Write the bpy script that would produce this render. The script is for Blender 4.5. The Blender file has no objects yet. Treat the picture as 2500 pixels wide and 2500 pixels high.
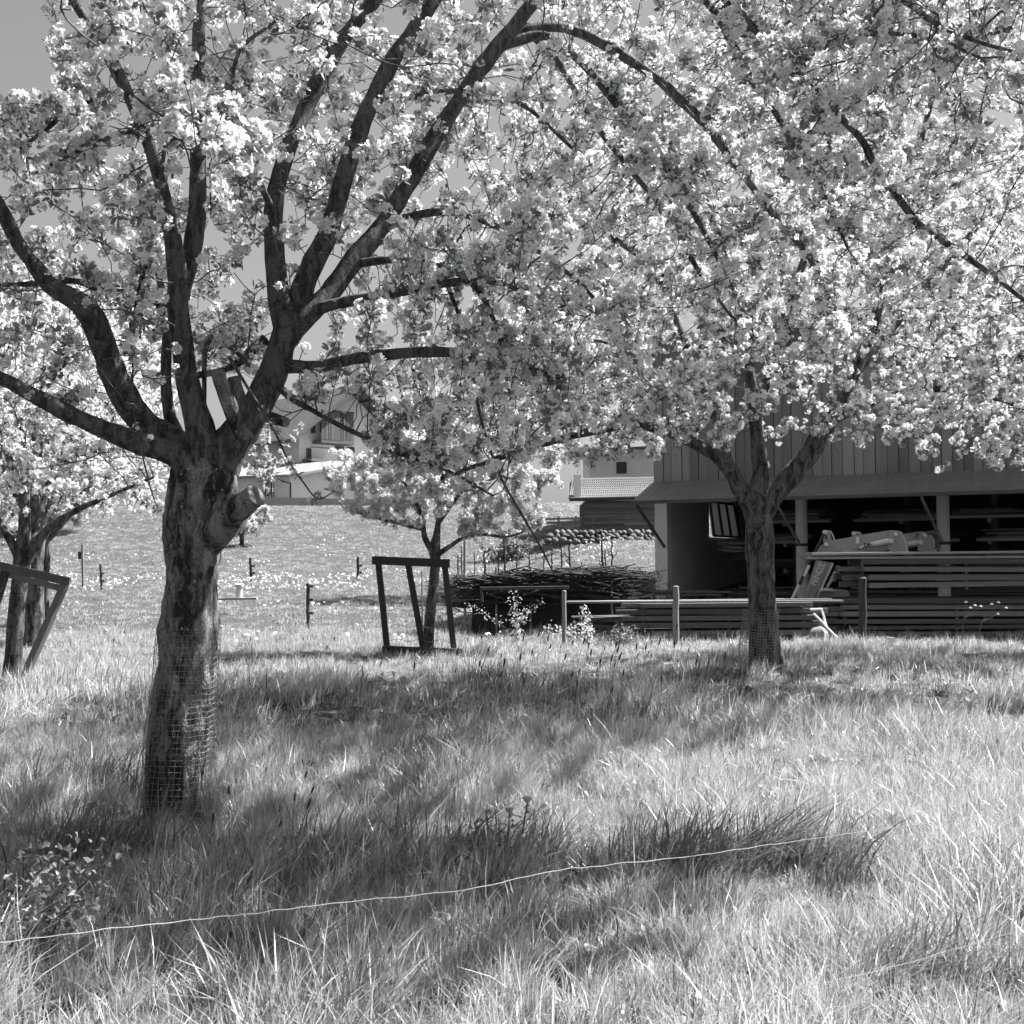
import bpy, math, random
import numpy as np
from mathutils import Vector, Matrix, Euler, noise, kdtree
random.seed(7); rng = np.random.default_rng(7)
R_ = math.radians
scene = bpy.context.scene
# ------------------------------------------------------------------ camera
H_CAM, FPX, TILT, ROLL = 1.53, 3018.0, 2.37, 0.35
cam_d = bpy.data.cameras.new('camera'); cam = bpy.data.objects.new('camera', cam_d)
scene.collection.objects.link(cam); scene.camera = cam
cam_d.sensor_width = 36; cam_d.lens = 36*FPX/2500; cam_d.clip_end = 3000; cam_d.clip_start = 0.05
cam_d.dof.use_dof = True; cam_d.dof.focus_distance = 8.5; cam_d.dof.aperture_fstop = 14.0
CR = Matrix.Rotation(R_(90+TILT), 3, 'X') @ Matrix.Rotation(R_(-ROLL), 3, 'Z')
CP = Vector((0, 0, H_CAM))
cam.matrix_world = Matrix.Translation(CP) @ CR.to_4x4()
scene.render.resolution_x = scene.render.resolution_y = 1024
# ------------------------------------------------------------------ light
SUN_AZ, SUN_EL = 66.0, 53.0          # azimuth clockwise from +Y (view direction)
w = bpy.data.worlds.new('World'); scene.world = w; w.use_nodes = True
nt = w.node_tree; bg = nt.nodes['Background']
sky = nt.nodes.new('ShaderNodeTexSky'); sky.sky_type = 'NISHITA'; sky.sun_disc = False
sky.sun_elevation = R_(SUN_EL); sky.sun_rotation = R_(SUN_AZ)
bw = nt.nodes.new('ShaderNodeSeparateColor')      # a monochrome picture: the sky keeps one channel only
nt.links.new(sky.outputs[0], bw.inputs[0]); mfl = nt.nodes.new('ShaderNodeMath'); mfl.operation = 'MULTIPLY'; mfl.inputs[1].default_value = .56      # filter on the lens
nt.links.new(bw.outputs[2], mfl.inputs[0]); nt.links.new(mfl.outputs[0], bg.inputs[0]); bg.inputs[1].default_value = 0.05
sun_d = bpy.data.lights.new('sun', 'SUN'); sun_d.energy = 5.0; sun_d.angle = R_(0.53); sun_d.color = (1, 1, 1)
sun = bpy.data.objects.new('sun', sun_d); scene.collection.objects.link(sun)
sd = Vector((math.sin(R_(SUN_AZ))*math.cos(R_(SUN_EL)), math.cos(R_(SUN_AZ))*math.cos(R_(SUN_EL)), math.sin(R_(SUN_EL))))
sun.rotation_euler = sd.to_track_quat('Z', 'Y').to_euler()
scene.view_settings.view_transform = 'Standard'; scene.view_settings.look = 'None'
scene.view_settings.exposure = 1.72; scene.view_settings.gamma = 1.0
scene.view_settings.use_curve_mapping = False
scene.render.engine = 'CYCLES'
scene.cycles.use_adaptive_sampling = True; scene.cycles.adaptive_threshold = .03; scene.cycles.max_bounces = 4; scene.cycles.diffuse_bounces = 2; scene.cycles.glossy_bounces = 2; scene.cycles.transmission_bounces = 3; scene.cycles.transparent_max_bounces = 4

# ------------------------------------------------------------------ helpers
def P(px, py, depth):
    """photo pixel (2500 frame) at world distance `depth` along +Y -> world point"""
    d = CR @ Vector(((px-1250)/FPX, -(py-1250)/FPX, -1.0))
    return CP + d*(depth/d.y)
K = 2500/1932
def PD(x, y, depth): return P(x*K, y*K, depth)
def proj(p):
    q = CR.transposed() @ (Vector(p)-CP)
    if q.z > -0.01: return (-9999, -9999)
    return (1250-FPX*q.x/q.z, 1250+FPX*q.y/q.z)
def proj_np(a):
    M = np.array(CR.transposed()); q = (a-np.array(CP)) @ M.T
    z = np.minimum(q[:, 2], -0.01)
    return 1250-FPX*q[:, 0]/z, 1250+FPX*q[:, 1]/z
def sst(a, b, t):
    t = min(1, max(0, (t-a)/(b-a))); return t*t*(3-2*t)
def interp(y, pts):
    return float(np.interp(y, [p[0] for p in pts], [p[1] for p in pts]))
ZL = [(0, -.03), (7.4, 0), (14, .22), (20, .18), (24, .22), (30, .4), (38, .65), (44, .95), (52, 1.55), (60, 2.45), (68, 3.6), (74, 4.65), (78, 5.15), (81, 5.3), (200, 6), (900, 6)]
ZR = [(0, -.03), (7.4, 0), (14, .22), (20, .2), (25, .58), (30, .85), (35, 1.24), (42, 1.85), (49, 2.35), (53, 2.5), (60, 3.4), (80, 5.4), (200, 6), (900, 6)]
def gz(x, y):
    wgt = sst(-0.02, 0.09, x/max(y, 1)) if y > 20 else sst(-1, 3, x)
    z = interp(y, ZL)*(1-wgt)+interp(y, ZR)*wgt
    if y < 75:
        z += 0.05*noise.noise(Vector((x*.55, y*.45, 3.1)))*sst(1, 4, y)+0.02*noise.noise(Vector((x*2.1, y*2.1, 9)))
    return z
COL = scene.collection
def tag(o, label=None, cat=None, group=None, kind=None):
    if label: o['label'] = label
    if cat: o['category'] = cat
    if group: o['group'] = group
    if kind: o['kind'] = kind
    return o
def thing(name, label, cat, loc=(0, 0, 0), group=None):
    o = bpy.data.objects.new(name, None); COL.objects.link(o); o.location = Vector(loc); o.empty_display_size = .2
    return tag(o, label, cat, group)
def origin(parent):
    v = Vector((0, 0, 0))
    while parent is not None: v += parent.location; parent = parent.parent
    return v
def mesh_from(name, V, F, mats, midx=None, smooth=False):
    me = bpy.data.meshes.new(name)
    V = np.asarray(V, dtype=np.float32).reshape(-1, 3)
    if isinstance(F, np.ndarray) and F.ndim == 2:
        n, k = F.shape
        me.vertices.add(len(V)); me.vertices.foreach_set('co', V.ravel())
        me.loops.add(n*k); me.loops.foreach_set('vertex_index', F.ravel().astype(np.int32))
        me.polygons.add(n); me.polygons.foreach_set('loop_start', np.arange(n, dtype=np.int32)*k)
        try: me.polygons.foreach_set('loop_total', np.full(n, k, dtype=np.int32))
        except Exception: pass
        me.update(calc_edges=True)
    else:
        me.from_pydata([tuple(v) for v in V.tolist()], [], F)
    for m in (mats if isinstance(mats, (list, tuple)) else [mats]): me.materials.append(m)
    if midx is not None: me.polygons.foreach_set('material_index', np.asarray(midx, dtype=np.int32))
    if smooth: me.polygons.foreach_set('use_smooth', np.ones(len(me.polygons), dtype=bool))
    me.update(); me.validate()
    return me
class MB:
    """collects geometry in world coordinates, builds ONE mesh object"""
    def __init__(s): s.v = []; s.f = []; s.m = []
    def add(s, V, F, mi=0):
        n = len(s.v); s.v += [tuple(v) for v in V]; s.f += [tuple(i+n for i in f) for f in F]; s.m += [mi]*len(F)
    def prism(s, poly, thick, mi=0):
        n = len(poly); t = Vector(thick); a = [Vector(p) for p in poly]; b = [p+t for p in a]
        s.add(a+b, [tuple(range(n))[::-1], tuple(range(n, 2*n))]+[(i, (i+1) % n, n+(i+1) % n, n+i) for i in range(n)], mi)
    def box(s, p0, p1, w, h, up=(0, 0, 1), mi=0):
        p0 = Vector(p0); p1 = Vector(p1); d = (p1-p0).normalized(); up = Vector(up)
        if abs(d.dot(up)) > .98: up = Vector((0, 1, 0)) if abs(d.y) < .9 else Vector((1, 0, 0))
        a = d.cross(up).normalized()*w/2; b = a.cross(d).normalized()*h/2
        s.prism([p0-a-b, p0+a-b, p0+a+b, p0-a+b], p1-p0, mi)
    def tube(s, pts, rad, n=8, mi=0, cap=True):
        V, F = tube(pts, rad, n, cap); s.add(V, F, mi)
    def disc(s, c, nrm, r, th, n=20, mi=0):
        c = Vector(c); nrm = Vector(nrm).normalized(); s.tube([c-nrm*th/2, c+nrm*th/2], [r, r], n, mi)
    def build(s, name, mats, parent=None, smooth=False):
        o0 = origin(parent)
        me = mesh_from(name, np.array(s.v)-np.array(o0), s.f, mats, s.m, smooth)
        o = bpy.data.objects.new(name, me); COL.objects.link(o); o.parent = parent
        if smooth: me.set_sharp_from_angle(angle=R_(40))
        return o
def tube(pts, rad, n=8, cap=True):
    pts = np.array([tuple(p) for p in pts], dtype=float); m = len(pts)
    rad = np.array(rad if hasattr(rad, '__len__') else [rad]*m, dtype=float)
    t = np.zeros_like(pts); t[1:-1] = pts[2:]-pts[:-2]; t[0] = pts[1]-pts[0]; t[-1] = pts[-1]-pts[-2]
    t /= np.maximum(np.linalg.norm(t, axis=1, keepdims=True), 1e-9)
    u = np.cross(t[0], [0, 0, 1.0])
    if np.linalg.norm(u) < .1: u = np.cross(t[0], [0, 1.0, 0])
    u /= np.linalg.norm(u); ang = np.arange(n)*2*math.pi/n; ca = np.cos(ang)[:, None]; sa = np.sin(ang)[:, None]
    V = np.zeros((m, n, 3))
    for i in range(m):
        u = u-t[i]*np.dot(u, t[i]); u /= max(np.linalg.norm(u), 1e-9); v = np.cross(t[i], u)
        V[i] = pts[i]+rad[i]*(ca*u+sa*v)
    F = []
    for i in range(m-1):
        for j in range(n):
            k = (j+1) % n; F.append((i*n+j, i*n+k, (i+1)*n+k, (i+1)*n+j))
    if cap: F += [tuple(range(n))[::-1], tuple((m-1)*n+j for j in range(n))]
    return V.reshape(-1, 3), F
def spline(ctrl, sub=6):
    """Catmull-Rom through rows (x,y,z,r)"""
    c = np.array(ctrl, dtype=float); c = np.vstack([2*c[0]-c[1], c, 2*c[-1]-c[-2]]); out = []
    for i in range(1, len(c)-2):
        for k in range(sub):
            t = k/sub; a, b, d, e = c[i-1], c[i], c[i+1], c[i+2]
            out.append(.5*((2*b)+(-a+d)*t+(2*a-5*b+4*d-e)*t*t+(-a+3*b-3*d+e)*t**3))
    out.append(c[-2]); return np.array(out)

# ------------------------------------------------------------------ materials (all neutral greys: a black and white picture)
def new_mat(name):
    m = bpy.data.materials.new(name); m.use_nodes = True; t = m.node_tree
    return m, t, t.nodes['Principled BSDF'], t.nodes['Material Output']
def N(t, typ, **kw):
    n = t.nodes.new(typ)
    for k, v in kw.items(): setattr(n, k, v)
    return n
def G(v): return (v, v, v, 1)
def surf(name, lo, hi, scale=8, stretch=(1, 1, 1), rough=.75, bump=.3, dist=.01, detail=6, rand=0.0, spec=.3, fine=0, metal=0):
    m, t, b, o = new_mat(name)
    tc = N(t, 'ShaderNodeTexCoord'); mp = N(t, 'ShaderNodeMapping'); mp.inputs['Scale'].default_value = stretch
    t.links.new(tc.outputs['Object'], mp.inputs[0])
    oi = N(t, 'ShaderNodeObjectInfo'); ad = N(t, 'ShaderNodeVectorMath', operation='ADD')
    mu = N(t, 'ShaderNodeMath', operation='MULTIPLY'); mu.inputs[1].default_value = 37.0
    t.links.new(oi.outputs['Random'], mu.inputs[0]); t.links.new(mp.outputs[0], ad.inputs[0]); t.links.new(mu.outputs[0], ad.inputs[1])
    n = N(t, 'ShaderNodeTexNoise'); n.inputs['Scale'].default_value = scale; n.inputs['Detail'].default_value = detail; n.inputs['Roughness'].default_value = .62
    t.links.new(ad.outputs[0], n.inputs[0])
    cr = N(t, 'ShaderNodeValToRGB'); cr.color_ramp.elements[0].position = .32; cr.color_ramp.elements[1].position = .68
    cr.color_ramp.elements[0].color = G(lo); cr.color_ramp.elements[1].color = G(hi)
    t.links.new(n.outputs[0], cr.inputs[0]); col = cr.outputs[0]
    if rand:
        m2 = N(t, 'ShaderNodeMapRange'); m2.inputs['To Min'].default_value = 1-rand; m2.inputs['To Max'].default_value = 1+rand
        t.links.new(oi.outputs['Random'], m2.inputs[0])
        vm = N(t, 'ShaderNodeVectorMath', operation='SCALE'); t.links.new(col, vm.inputs[0]); t.links.new(m2.outputs[0], vm.inputs['Scale']); col = vm.outputs[0]
    t.links.new(col, b.inputs['Base Color'])
    b.inputs['Roughness'].default_value = rough; b.inputs['Specular IOR Level'].default_value = spec; b.inputs['Metallic'].default_value = metal
    if bump:
        bp = N(t, 'ShaderNodeBump'); bp.inputs['Strength'].default_value = bump; bp.inputs['Distance'].default_value = dist
        h = n.outputs[0]
        if fine:
            n2 = N(t, 'ShaderNodeTexNoise'); n2.inputs['Scale'].default_value = fine; n2.inputs['Detail'].default_value = 4
            t.links.new(ad.outputs[0], n2.inputs[0]); mm = N(t, 'ShaderNodeMath', operation='MULTIPLY_ADD'); mm.inputs[1].default_value = .4
            t.links.new(n2.outputs[0], mm.inputs[0]); t.links.new(h, mm.inputs[2]); h = mm.outputs[0]
        t.links.new(h, bp.inputs['Height']); t.links.new(bp.outputs[0], b.inputs['Normal'])
    return m
def leafy(name, lo, hi, trans, rough=.5, spec=.4, tmul=1.0, spread=1.0):
    """thin leaf / petal: diffuse + translucent, tone varies per instance and across space"""
    m, t, b, o = new_mat(name)
    oi = N(t, 'ShaderNodeObjectInfo'); geo = N(t, 'ShaderNodeNewGeometry'); n = N(t, 'ShaderNodeTexNoise'); n.inputs['Scale'].default_value = 14
    t.links.new(geo.outputs['Position'], n.inputs[0])
    ma = N(t, 'ShaderNodeMath', operation='ADD'); t.links.new(oi.outputs['Random'], ma.inputs[0])
    ms = N(t, 'ShaderNodeMath', operation='MULTIPLY_ADD'); ms.inputs[1].default_value = 1.6; ms.inputs[2].default_value = -.8
    t.links.new(n.outputs[0], ms.inputs[0]); t.links.new(ms.outputs[0], ma.inputs[1])
    ri = N(t, 'ShaderNodeMath', operation='MULTIPLY_ADD'); ri.inputs[1].default_value = .5*spread
    t.links.new(geo.outputs['Random Per Island'], ri.inputs[0]); 
    mh = N(t, 'ShaderNodeMath', operation='MULTIPLY'); mh.inputs[1].default_value = .55; t.links.new(ma.outputs[0], mh.inputs[0]); t.links.new(mh.outputs[0], ri.inputs[2])
    mr = N(t, 'ShaderNodeMapRange'); mr.inputs['To Min'].default_value = lo; mr.inputs['To Max'].default_value = hi
    t.links.new(ri.outputs[0], mr.inputs[0]); t.links.new(mr.outputs[0], b.inputs['Base Color'])
    b.inputs['Roughness'].default_value = rough; b.inputs['Specular IOR Level'].default_value = spec
    tr = N(t, 'ShaderNodeBsdfTranslucent'); mt = N(t, 'ShaderNodeMath', operation='MULTIPLY'); mt.inputs[1].default_value = tmul
    t.links.new(mr.outputs[0], mt.inputs[0]); t.links.new(mt.outputs[0], tr.inputs[0])
    mx = N(t, 'ShaderNodeMixShader'); mx.inputs[0].default_value = trans
    t.links.new(b.outputs[0], mx.inputs[1]); t.links.new(tr.outputs[0], mx.inputs[2]); t.links.new(mx.outputs[0], o.inputs[0])
    return m
def bark_mat(name, lo, hi, sc=1.0, bump=.9):
    m, t, b, o = new_mat(name)
    tc = N(t, 'ShaderNodeTexCoord')
    mp = N(t, 'ShaderNodeMapping'); mp.inputs['Scale'].default_value = (1, 1, .2); t.links.new(tc.outputs['Object'], mp.inputs[0])
    wob = N(t, 'ShaderNodeTexNoise'); wob.inputs['Scale'].default_value = 5*sc; t.links.new(tc.outputs['Object'], wob.inputs[0])
    vs = N(t, 'ShaderNodeVectorMath', operation='SCALE'); vs.inputs['Scale'].default_value = .16/sc; t.links.new(wob.outputs[1], vs.inputs[0])
    va = N(t, 'ShaderNodeVectorMath', operation='ADD'); t.links.new(mp.outputs[0], va.inputs[0]); t.links.new(vs.outputs[0], va.inputs[1])
    vo = N(t, 'ShaderNodeTexVoronoi', feature='DISTANCE_TO_EDGE'); vo.inputs['Scale'].default_value = 17*sc; t.links.new(va.outputs[0], vo.inputs[0])
    n1 = N(t, 'ShaderNodeTexNoise'); n1.inputs['Scale'].default_value = 9*sc; n1.inputs['Detail'].default_value = 8; n1.inputs['Roughness'].default_value = .7; t.links.new(va.outputs[0], n1.inputs[0])
    n2 = N(t, 'ShaderNodeTexNoise'); n2.inputs['Scale'].default_value = 70*sc; n2.inputs['Detail'].default_value = 5; t.links.new(tc.outputs['Object'], n2.inputs[0])
    n3 = N(t, 'ShaderNodeTexNoise'); n3.inputs['Scale'].default_value = 3.2*sc; n3.inputs['Detail'].default_value = 3; t.links.new(tc.outputs['Object'], n3.inputs[0])
    cr = N(t, 'ShaderNodeValToRGB'); e = cr.color_ramp.elements; e[0].position = .43; e[0].color = G(lo); e[1].position = .57; e[1].color = G(hi)
    t.links.new(n1.outputs[0], cr.inputs[0])
    # cracks only where the large noise lets the bark split
    ed = N(t, 'ShaderNodeMapRange'); ed.inputs['From Max'].default_value = .07; ed.inputs['To Min'].default_value = .72; ed.inputs['To Max'].default_value = 1
    t.links.new(vo.outputs['Distance'], ed.inputs[0])
    msk = N(t, 'ShaderNodeMapRange'); msk.inputs['From Min'].default_value = .46; msk.inputs['From Max'].default_value = .56; t.links.new(n3.outputs[0], msk.inputs[0])
    cmx = N(t, 'ShaderNodeMix'); cmx.data_type = 'FLOAT'; cmx.inputs[2].default_value = 1.0
    t.links.new(msk.outputs[0], cmx.inputs[0]); t.links.new(ed.outputs[0], cmx.inputs[3])
    sp = N(t, 'ShaderNodeMapRange'); sp.inputs['From Min'].default_value = .35; sp.inputs['From Max'].default_value = .65; sp.inputs['To Min'].default_value = .75; sp.inputs['To Max'].default_value = 1.2
    t.links.new(n2.outputs[0], sp.inputs[0])
    m1 = N(t, 'ShaderNodeMath', operation='MULTIPLY'); t.links.new(cmx.outputs[0], m1.inputs[0]); t.links.new(sp.outputs[0], m1.inputs[1])
    vm = N(t, 'ShaderNodeVectorMath', operation='SCALE'); t.links.new(cr.outputs[0], vm.inputs[0]); t.links.new(m1.outputs[0], vm.inputs['Scale'])
    # lichen flecks
    v2 = N(t, 'ShaderNodeTexVoronoi'); v2.inputs['Scale'].default_value = 26*sc; t.links.new(tc.outputs['Object'], v2.inputs[0])
    lt = N(t, 'ShaderNodeMath', operation='LESS_THAN'); lt.inputs[1].default_value = .2; t.links.new(v2.outputs['Distance'], lt.inputs[0])
    sc3 = N(t, 'ShaderNodeSeparateColor'); t.links.new(v2.outputs['Color'], sc3.inputs[0]); g3 = N(t, 'ShaderNodeMath', operation='GREATER_THAN'); g3.inputs[1].default_value = .72; t.links.new(sc3.outputs[0], g3.inputs[0])
    ml = N(t, 'ShaderNodeMath', operation='MULTIPLY'); t.links.new(lt.outputs[0], ml.inputs[0]); t.links.new(g3.outputs[0], ml.inputs[1])
    mxc = N(t, 'ShaderNodeMix'); mxc.data_type = 'RGBA'; t.links.new(ml.outputs[0], mxc.inputs[0]); t.links.new(vm.outputs[0], mxc.inputs[6]); mxc.inputs[7].default_value = G(min(.35, hi*1.7))
    t.links.new(mxc.outputs[2], b.inputs['Base Color'])
    b.inputs['Roughness'].default_value = .85; b.inputs['Specular IOR Level'].default_value = .2
    hs = N(t, 'ShaderNodeMath', operation='MULTIPLY_ADD'); hs.inputs[1].default_value = .35; t.links.new(n2.outputs[0], hs.inputs[0])
    h1 = N(t, 'ShaderNodeMath', operation='ADD'); t.links.new(n1.outputs[0], h1.inputs[0]); t.links.new(cmx.outputs[0], h1.inputs[1]); t.links.new(h1.outputs[0], hs.inputs[2])
    bp = N(t, 'ShaderNodeBump'); bp.inputs['Strength'].default_value = bump; bp.inputs['Distance'].default_value = .012/sc
    t.links.new(hs.outputs[0], bp.inputs['Height']); t.links.new(bp.outputs[0], b.inputs['Normal'])
    return m
M = {}
M['bark'] = bark_mat('grey_bark', .03, .27, 1.0, 1.3)
M['bark_limb'] = bark_mat('limb_bark', .045, .15, 2.6, 1.0)
M['bark2'] = bark_mat('dark_bark', .03, .16, 1.5, 1.2)
M['twig'] = surf('twig_bark', .04, .12, 30, rough=.8, bump=.4, dist=.003)
M['cutwood'] = surf('cut_wood', .12, .3, 14, rough=.85, bump=.4, dist=.006)
M['petal'] = leafy('petal', .84, .97, .37, .6, .25, 1.0)
M['stamen'] = surf('stamen', .3, .5, 40, bump=0)
M['leaf'] = leafy('young_leaf', .09, .3, .35, .38, .5, 1.5)
M['leaf_pale'] = leafy('sunlit_pale_leaf', .4, .72, .4, .45, .4, 1.1)  # full sun put into the leaf tone, far paler than the young leaf
M['grass'] = leafy('grass_blade', .04, .6, .32, .32, .5, 1.3, 1.9)
M['grass_dark'] = leafy('coarse_grass_blade', .09, .22, .3, .4, .5, 1.3)
M['straw'] = leafy('dry_grass', .3, .5, .25, .5, .3, 1.0)
M['soil'] = surf('meadow_soil', .03, .09, 9, bump=.8, dist=.03, fine=60)
M['seed'] = surf('seed_head', .03, .07, 60, bump=.5, dist=.003)
M['white'] = surf('white_flower', .75, .85, 20, bump=0)
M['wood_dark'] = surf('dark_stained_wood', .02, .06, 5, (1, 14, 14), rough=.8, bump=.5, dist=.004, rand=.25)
M['wood_grey'] = surf('weathered_wood', .05, .2, 5, (1, 12, 12), rough=.8, bump=.5, dist=.004, rand=.55)
M['wood_pale'] = surf('pale_sawn_wood', .17, .32, 5, (1, 12, 12), rough=.75, bump=.4, dist=.003, rand=.2)
M['clad'] = surf('barn_plank_wood', .17, .3, 6, (1, 10, 10), rough=.8, bump=.5, dist=.005, rand=.3)
M['post'] = surf('post_wood', .14, .3, 9, (1, 1, .15), rough=.85, bump=.6, dist=.006)
M['post_d'] = surf('dark_post_wood', .03, .08, 9, (1, 1, .2), rough=.85, bump=.6, dist=.006)
M['plaster'] = surf('grey_plaster', .6, .7, 2.5, rough=.9, bump=.3, dist=.01, fine=40)
M['plaster_w'] = surf('white_painted_concrete', .75, .85, 2, rough=.85, bump=.2, dist=.006, fine=30)
M['conc'] = surf('concrete_pillar', .5, .62, 6, rough=.85, bump=.3, dist=.004, fine=60)
M['sheet'] = surf('canopy_sheet', .2, .27, 1.2, (1, 6, 1), rough=.55, bump=.1, dist=.01)
M['metal_w'] = surf('galvanised_wire', .2, .32, 10, rough=.6, bump=0, metal=.2)
M['paint'] = surf('loader_paint', .36, .42, 3, rough=.35, spec=.5, bump=.05, dist=.002)
M['paint_d'] = surf('dark_metal', .03, .06, 5, rough=.4, bump=.1, dist=.002)
M['chrome'] = surf('pale_metal', .78, .88, 5, rough=.35, bump=.03, dist=.001)
M['letter'] = surf('pale_lettering', .85, .9, 5, rough=.5, bump=0)
M['letter_d'] = surf('dark_lettering', .03, .04, 5, rough=.5, bump=0)
M['rubber'] = surf('rubber_hose', .16, .2, 8, rough=.5, bump=0)
M['house'] = surf('house_render', .72, .82, 1, rough=.9, bump=.1, dist=.01)
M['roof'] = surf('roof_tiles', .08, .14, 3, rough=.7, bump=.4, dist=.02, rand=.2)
M['roof_lit'] = surf('sunlit_roof_tiles', .17, .26, 4, rough=.7, bump=.3, dist=.02, rand=.15)  # lighter copy of the roof tiles, sunlight put into the colour
M['glass'] = surf('window_glass', .03, .05, 2, rough=.08, spec=.6, bump=0)
M['glass_old'] = leafy('dusty_glass', .5, .7, .7, .3, .5, 1.2, .3)
M['stone'] = surf('field_stone', .07, .2, 4, rough=.85, bump=.6, dist=.03, rand=.25, fine=25)
M['road'] = surf('pale_road', .32, .4, 2, rough=.9, bump=.1)
M['mesh_w'] = surf('rusty_wire', .18, .34, 30, rough=.6, bump=0)

_beam = {}
def beam(name, p0, p1, w_, h_, mat, parent, up=(0, 0, 1)):
    """one plank: shares a unit mesh per material, X runs along it"""
    if mat.name not in _beam:
        b = .5; e = .46; V = []
        for x, s in ((-b, e), (b, e)):
            V += [(x, -s, -b), (x, s, -b), (x, b, -s), (x, b, s), (x, s, b), (x, -s, b), (x, -b, s), (x, -b, -s)]
        F = [tuple(range(8))[::-1], tuple(range(8, 16))]+[(i, (i+1) % 8, 8+(i+1) % 8, 8+i) for i in range(8)]
        _beam[mat.name] = mesh_from('plank_mesh', V, F, mat)
    p0 = Vector(p0); p1 = Vector(p1); d = p1-p0; L = d.length; d.normalize(); up = Vector(up)
    if abs(d.dot(up)) > .98: up = Vector((0, 1, 0))
    y = up.cross(d).normalized(); z = d.cross(y)
    Mx = Matrix((d*L, y*w_, z*h_)).transposed().to_4x4(); Mx.translation = (p0+p1)/2-origin(parent)
    o = bpy.data.objects.new(name, _beam[mat.name]); COL.objects.link(o); o.parent = parent; o.matrix_local = Mx
    return o

# ------------------------------------------------------------------ scatter by geometry nodes
def scatter(name, pts, rots, scales, idx, sources, parent=None):
    me = bpy.data.meshes.new(name); n = len(pts); o0 = np.array(origin(parent))
    me.vertices.add(n); me.vertices.foreach_set('co', (np.asarray(pts)-o0).astype(np.float32).ravel())
    a = me.attributes.new('rot', 'FLOAT_VECTOR', 'POINT'); a.data.foreach_set('vector', np.asarray(rots, dtype=np.float32).ravel())
    sc = np.asarray(scales, dtype=np.float32)
    if sc.ndim == 1: sc = np.repeat(sc[:, None], 3, 1)
    a = me.attributes.new('scl', 'FLOAT_VECTOR', 'POINT'); a.data.foreach_set('vector', sc.ravel())
    a = me.attributes.new('idx', 'INT', 'POINT'); a.data.foreach_set('value', np.asarray(idx, dtype=np.int32))
    o = bpy.data.objects.new(name, me); COL.objects.link(o); o.parent = parent
    c = bpy.data.collections.new(name+'_kinds')
    for i, s in enumerate(sources):
        so = bpy.data.objects.new(s.name+'_%02d' % i, s); c.objects.link(so)
    t = bpy.data.node_groups.new(name, 'GeometryNodeTree')
    t.interface.new_socket('Geometry', in_out='INPUT', socket_type='NodeSocketGeometry'); t.interface.new_socket('Geometry', in_out='OUTPUT', socket_type='NodeSocketGeometry')
    gi = t.nodes.new('NodeGroupInput'); go = t.nodes.new('NodeGroupOutput'); ip = t.nodes.new('GeometryNodeInstanceOnPoints')
    ci = t.nodes.new('GeometryNodeCollectionInfo'); ci.inputs[0].default_value = c; ci.inputs[1].default_value = True; ci.inputs[2].default_value = True
    def na(nm, ty):
        x = t.nodes.new('GeometryNodeInputNamedAttribute'); x.data_type = ty; x.inputs[0].default_value = nm
        return [s for s in x.outputs if s.enabled][0]
    mp = t.nodes.new('GeometryNodeMeshToPoints')
    t.links.new(gi.outputs[0], mp.inputs[0]); t.links.new(mp.outputs[0], ip.inputs['Points']); t.links.new(ci.outputs[0], ip.inputs['Instance'])
    ip.inputs['Pick Instance'].default_value = True
    t.links.new(na('idx', 'INT'), ip.inputs['Instance Index']); t.links.new(na('rot', 'FLOAT_VECTOR'), ip.inputs['Rotation']); t.links.new(na('scl', 'FLOAT_VECTOR'), ip.inputs['Scale'])
    t.links.new(ip.outputs[0], go.inputs[0])
    md = o.modifiers.new('scatter', 'NODES'); md.node_group = t
    o['kind'] = 'stuff'
    return o

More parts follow.
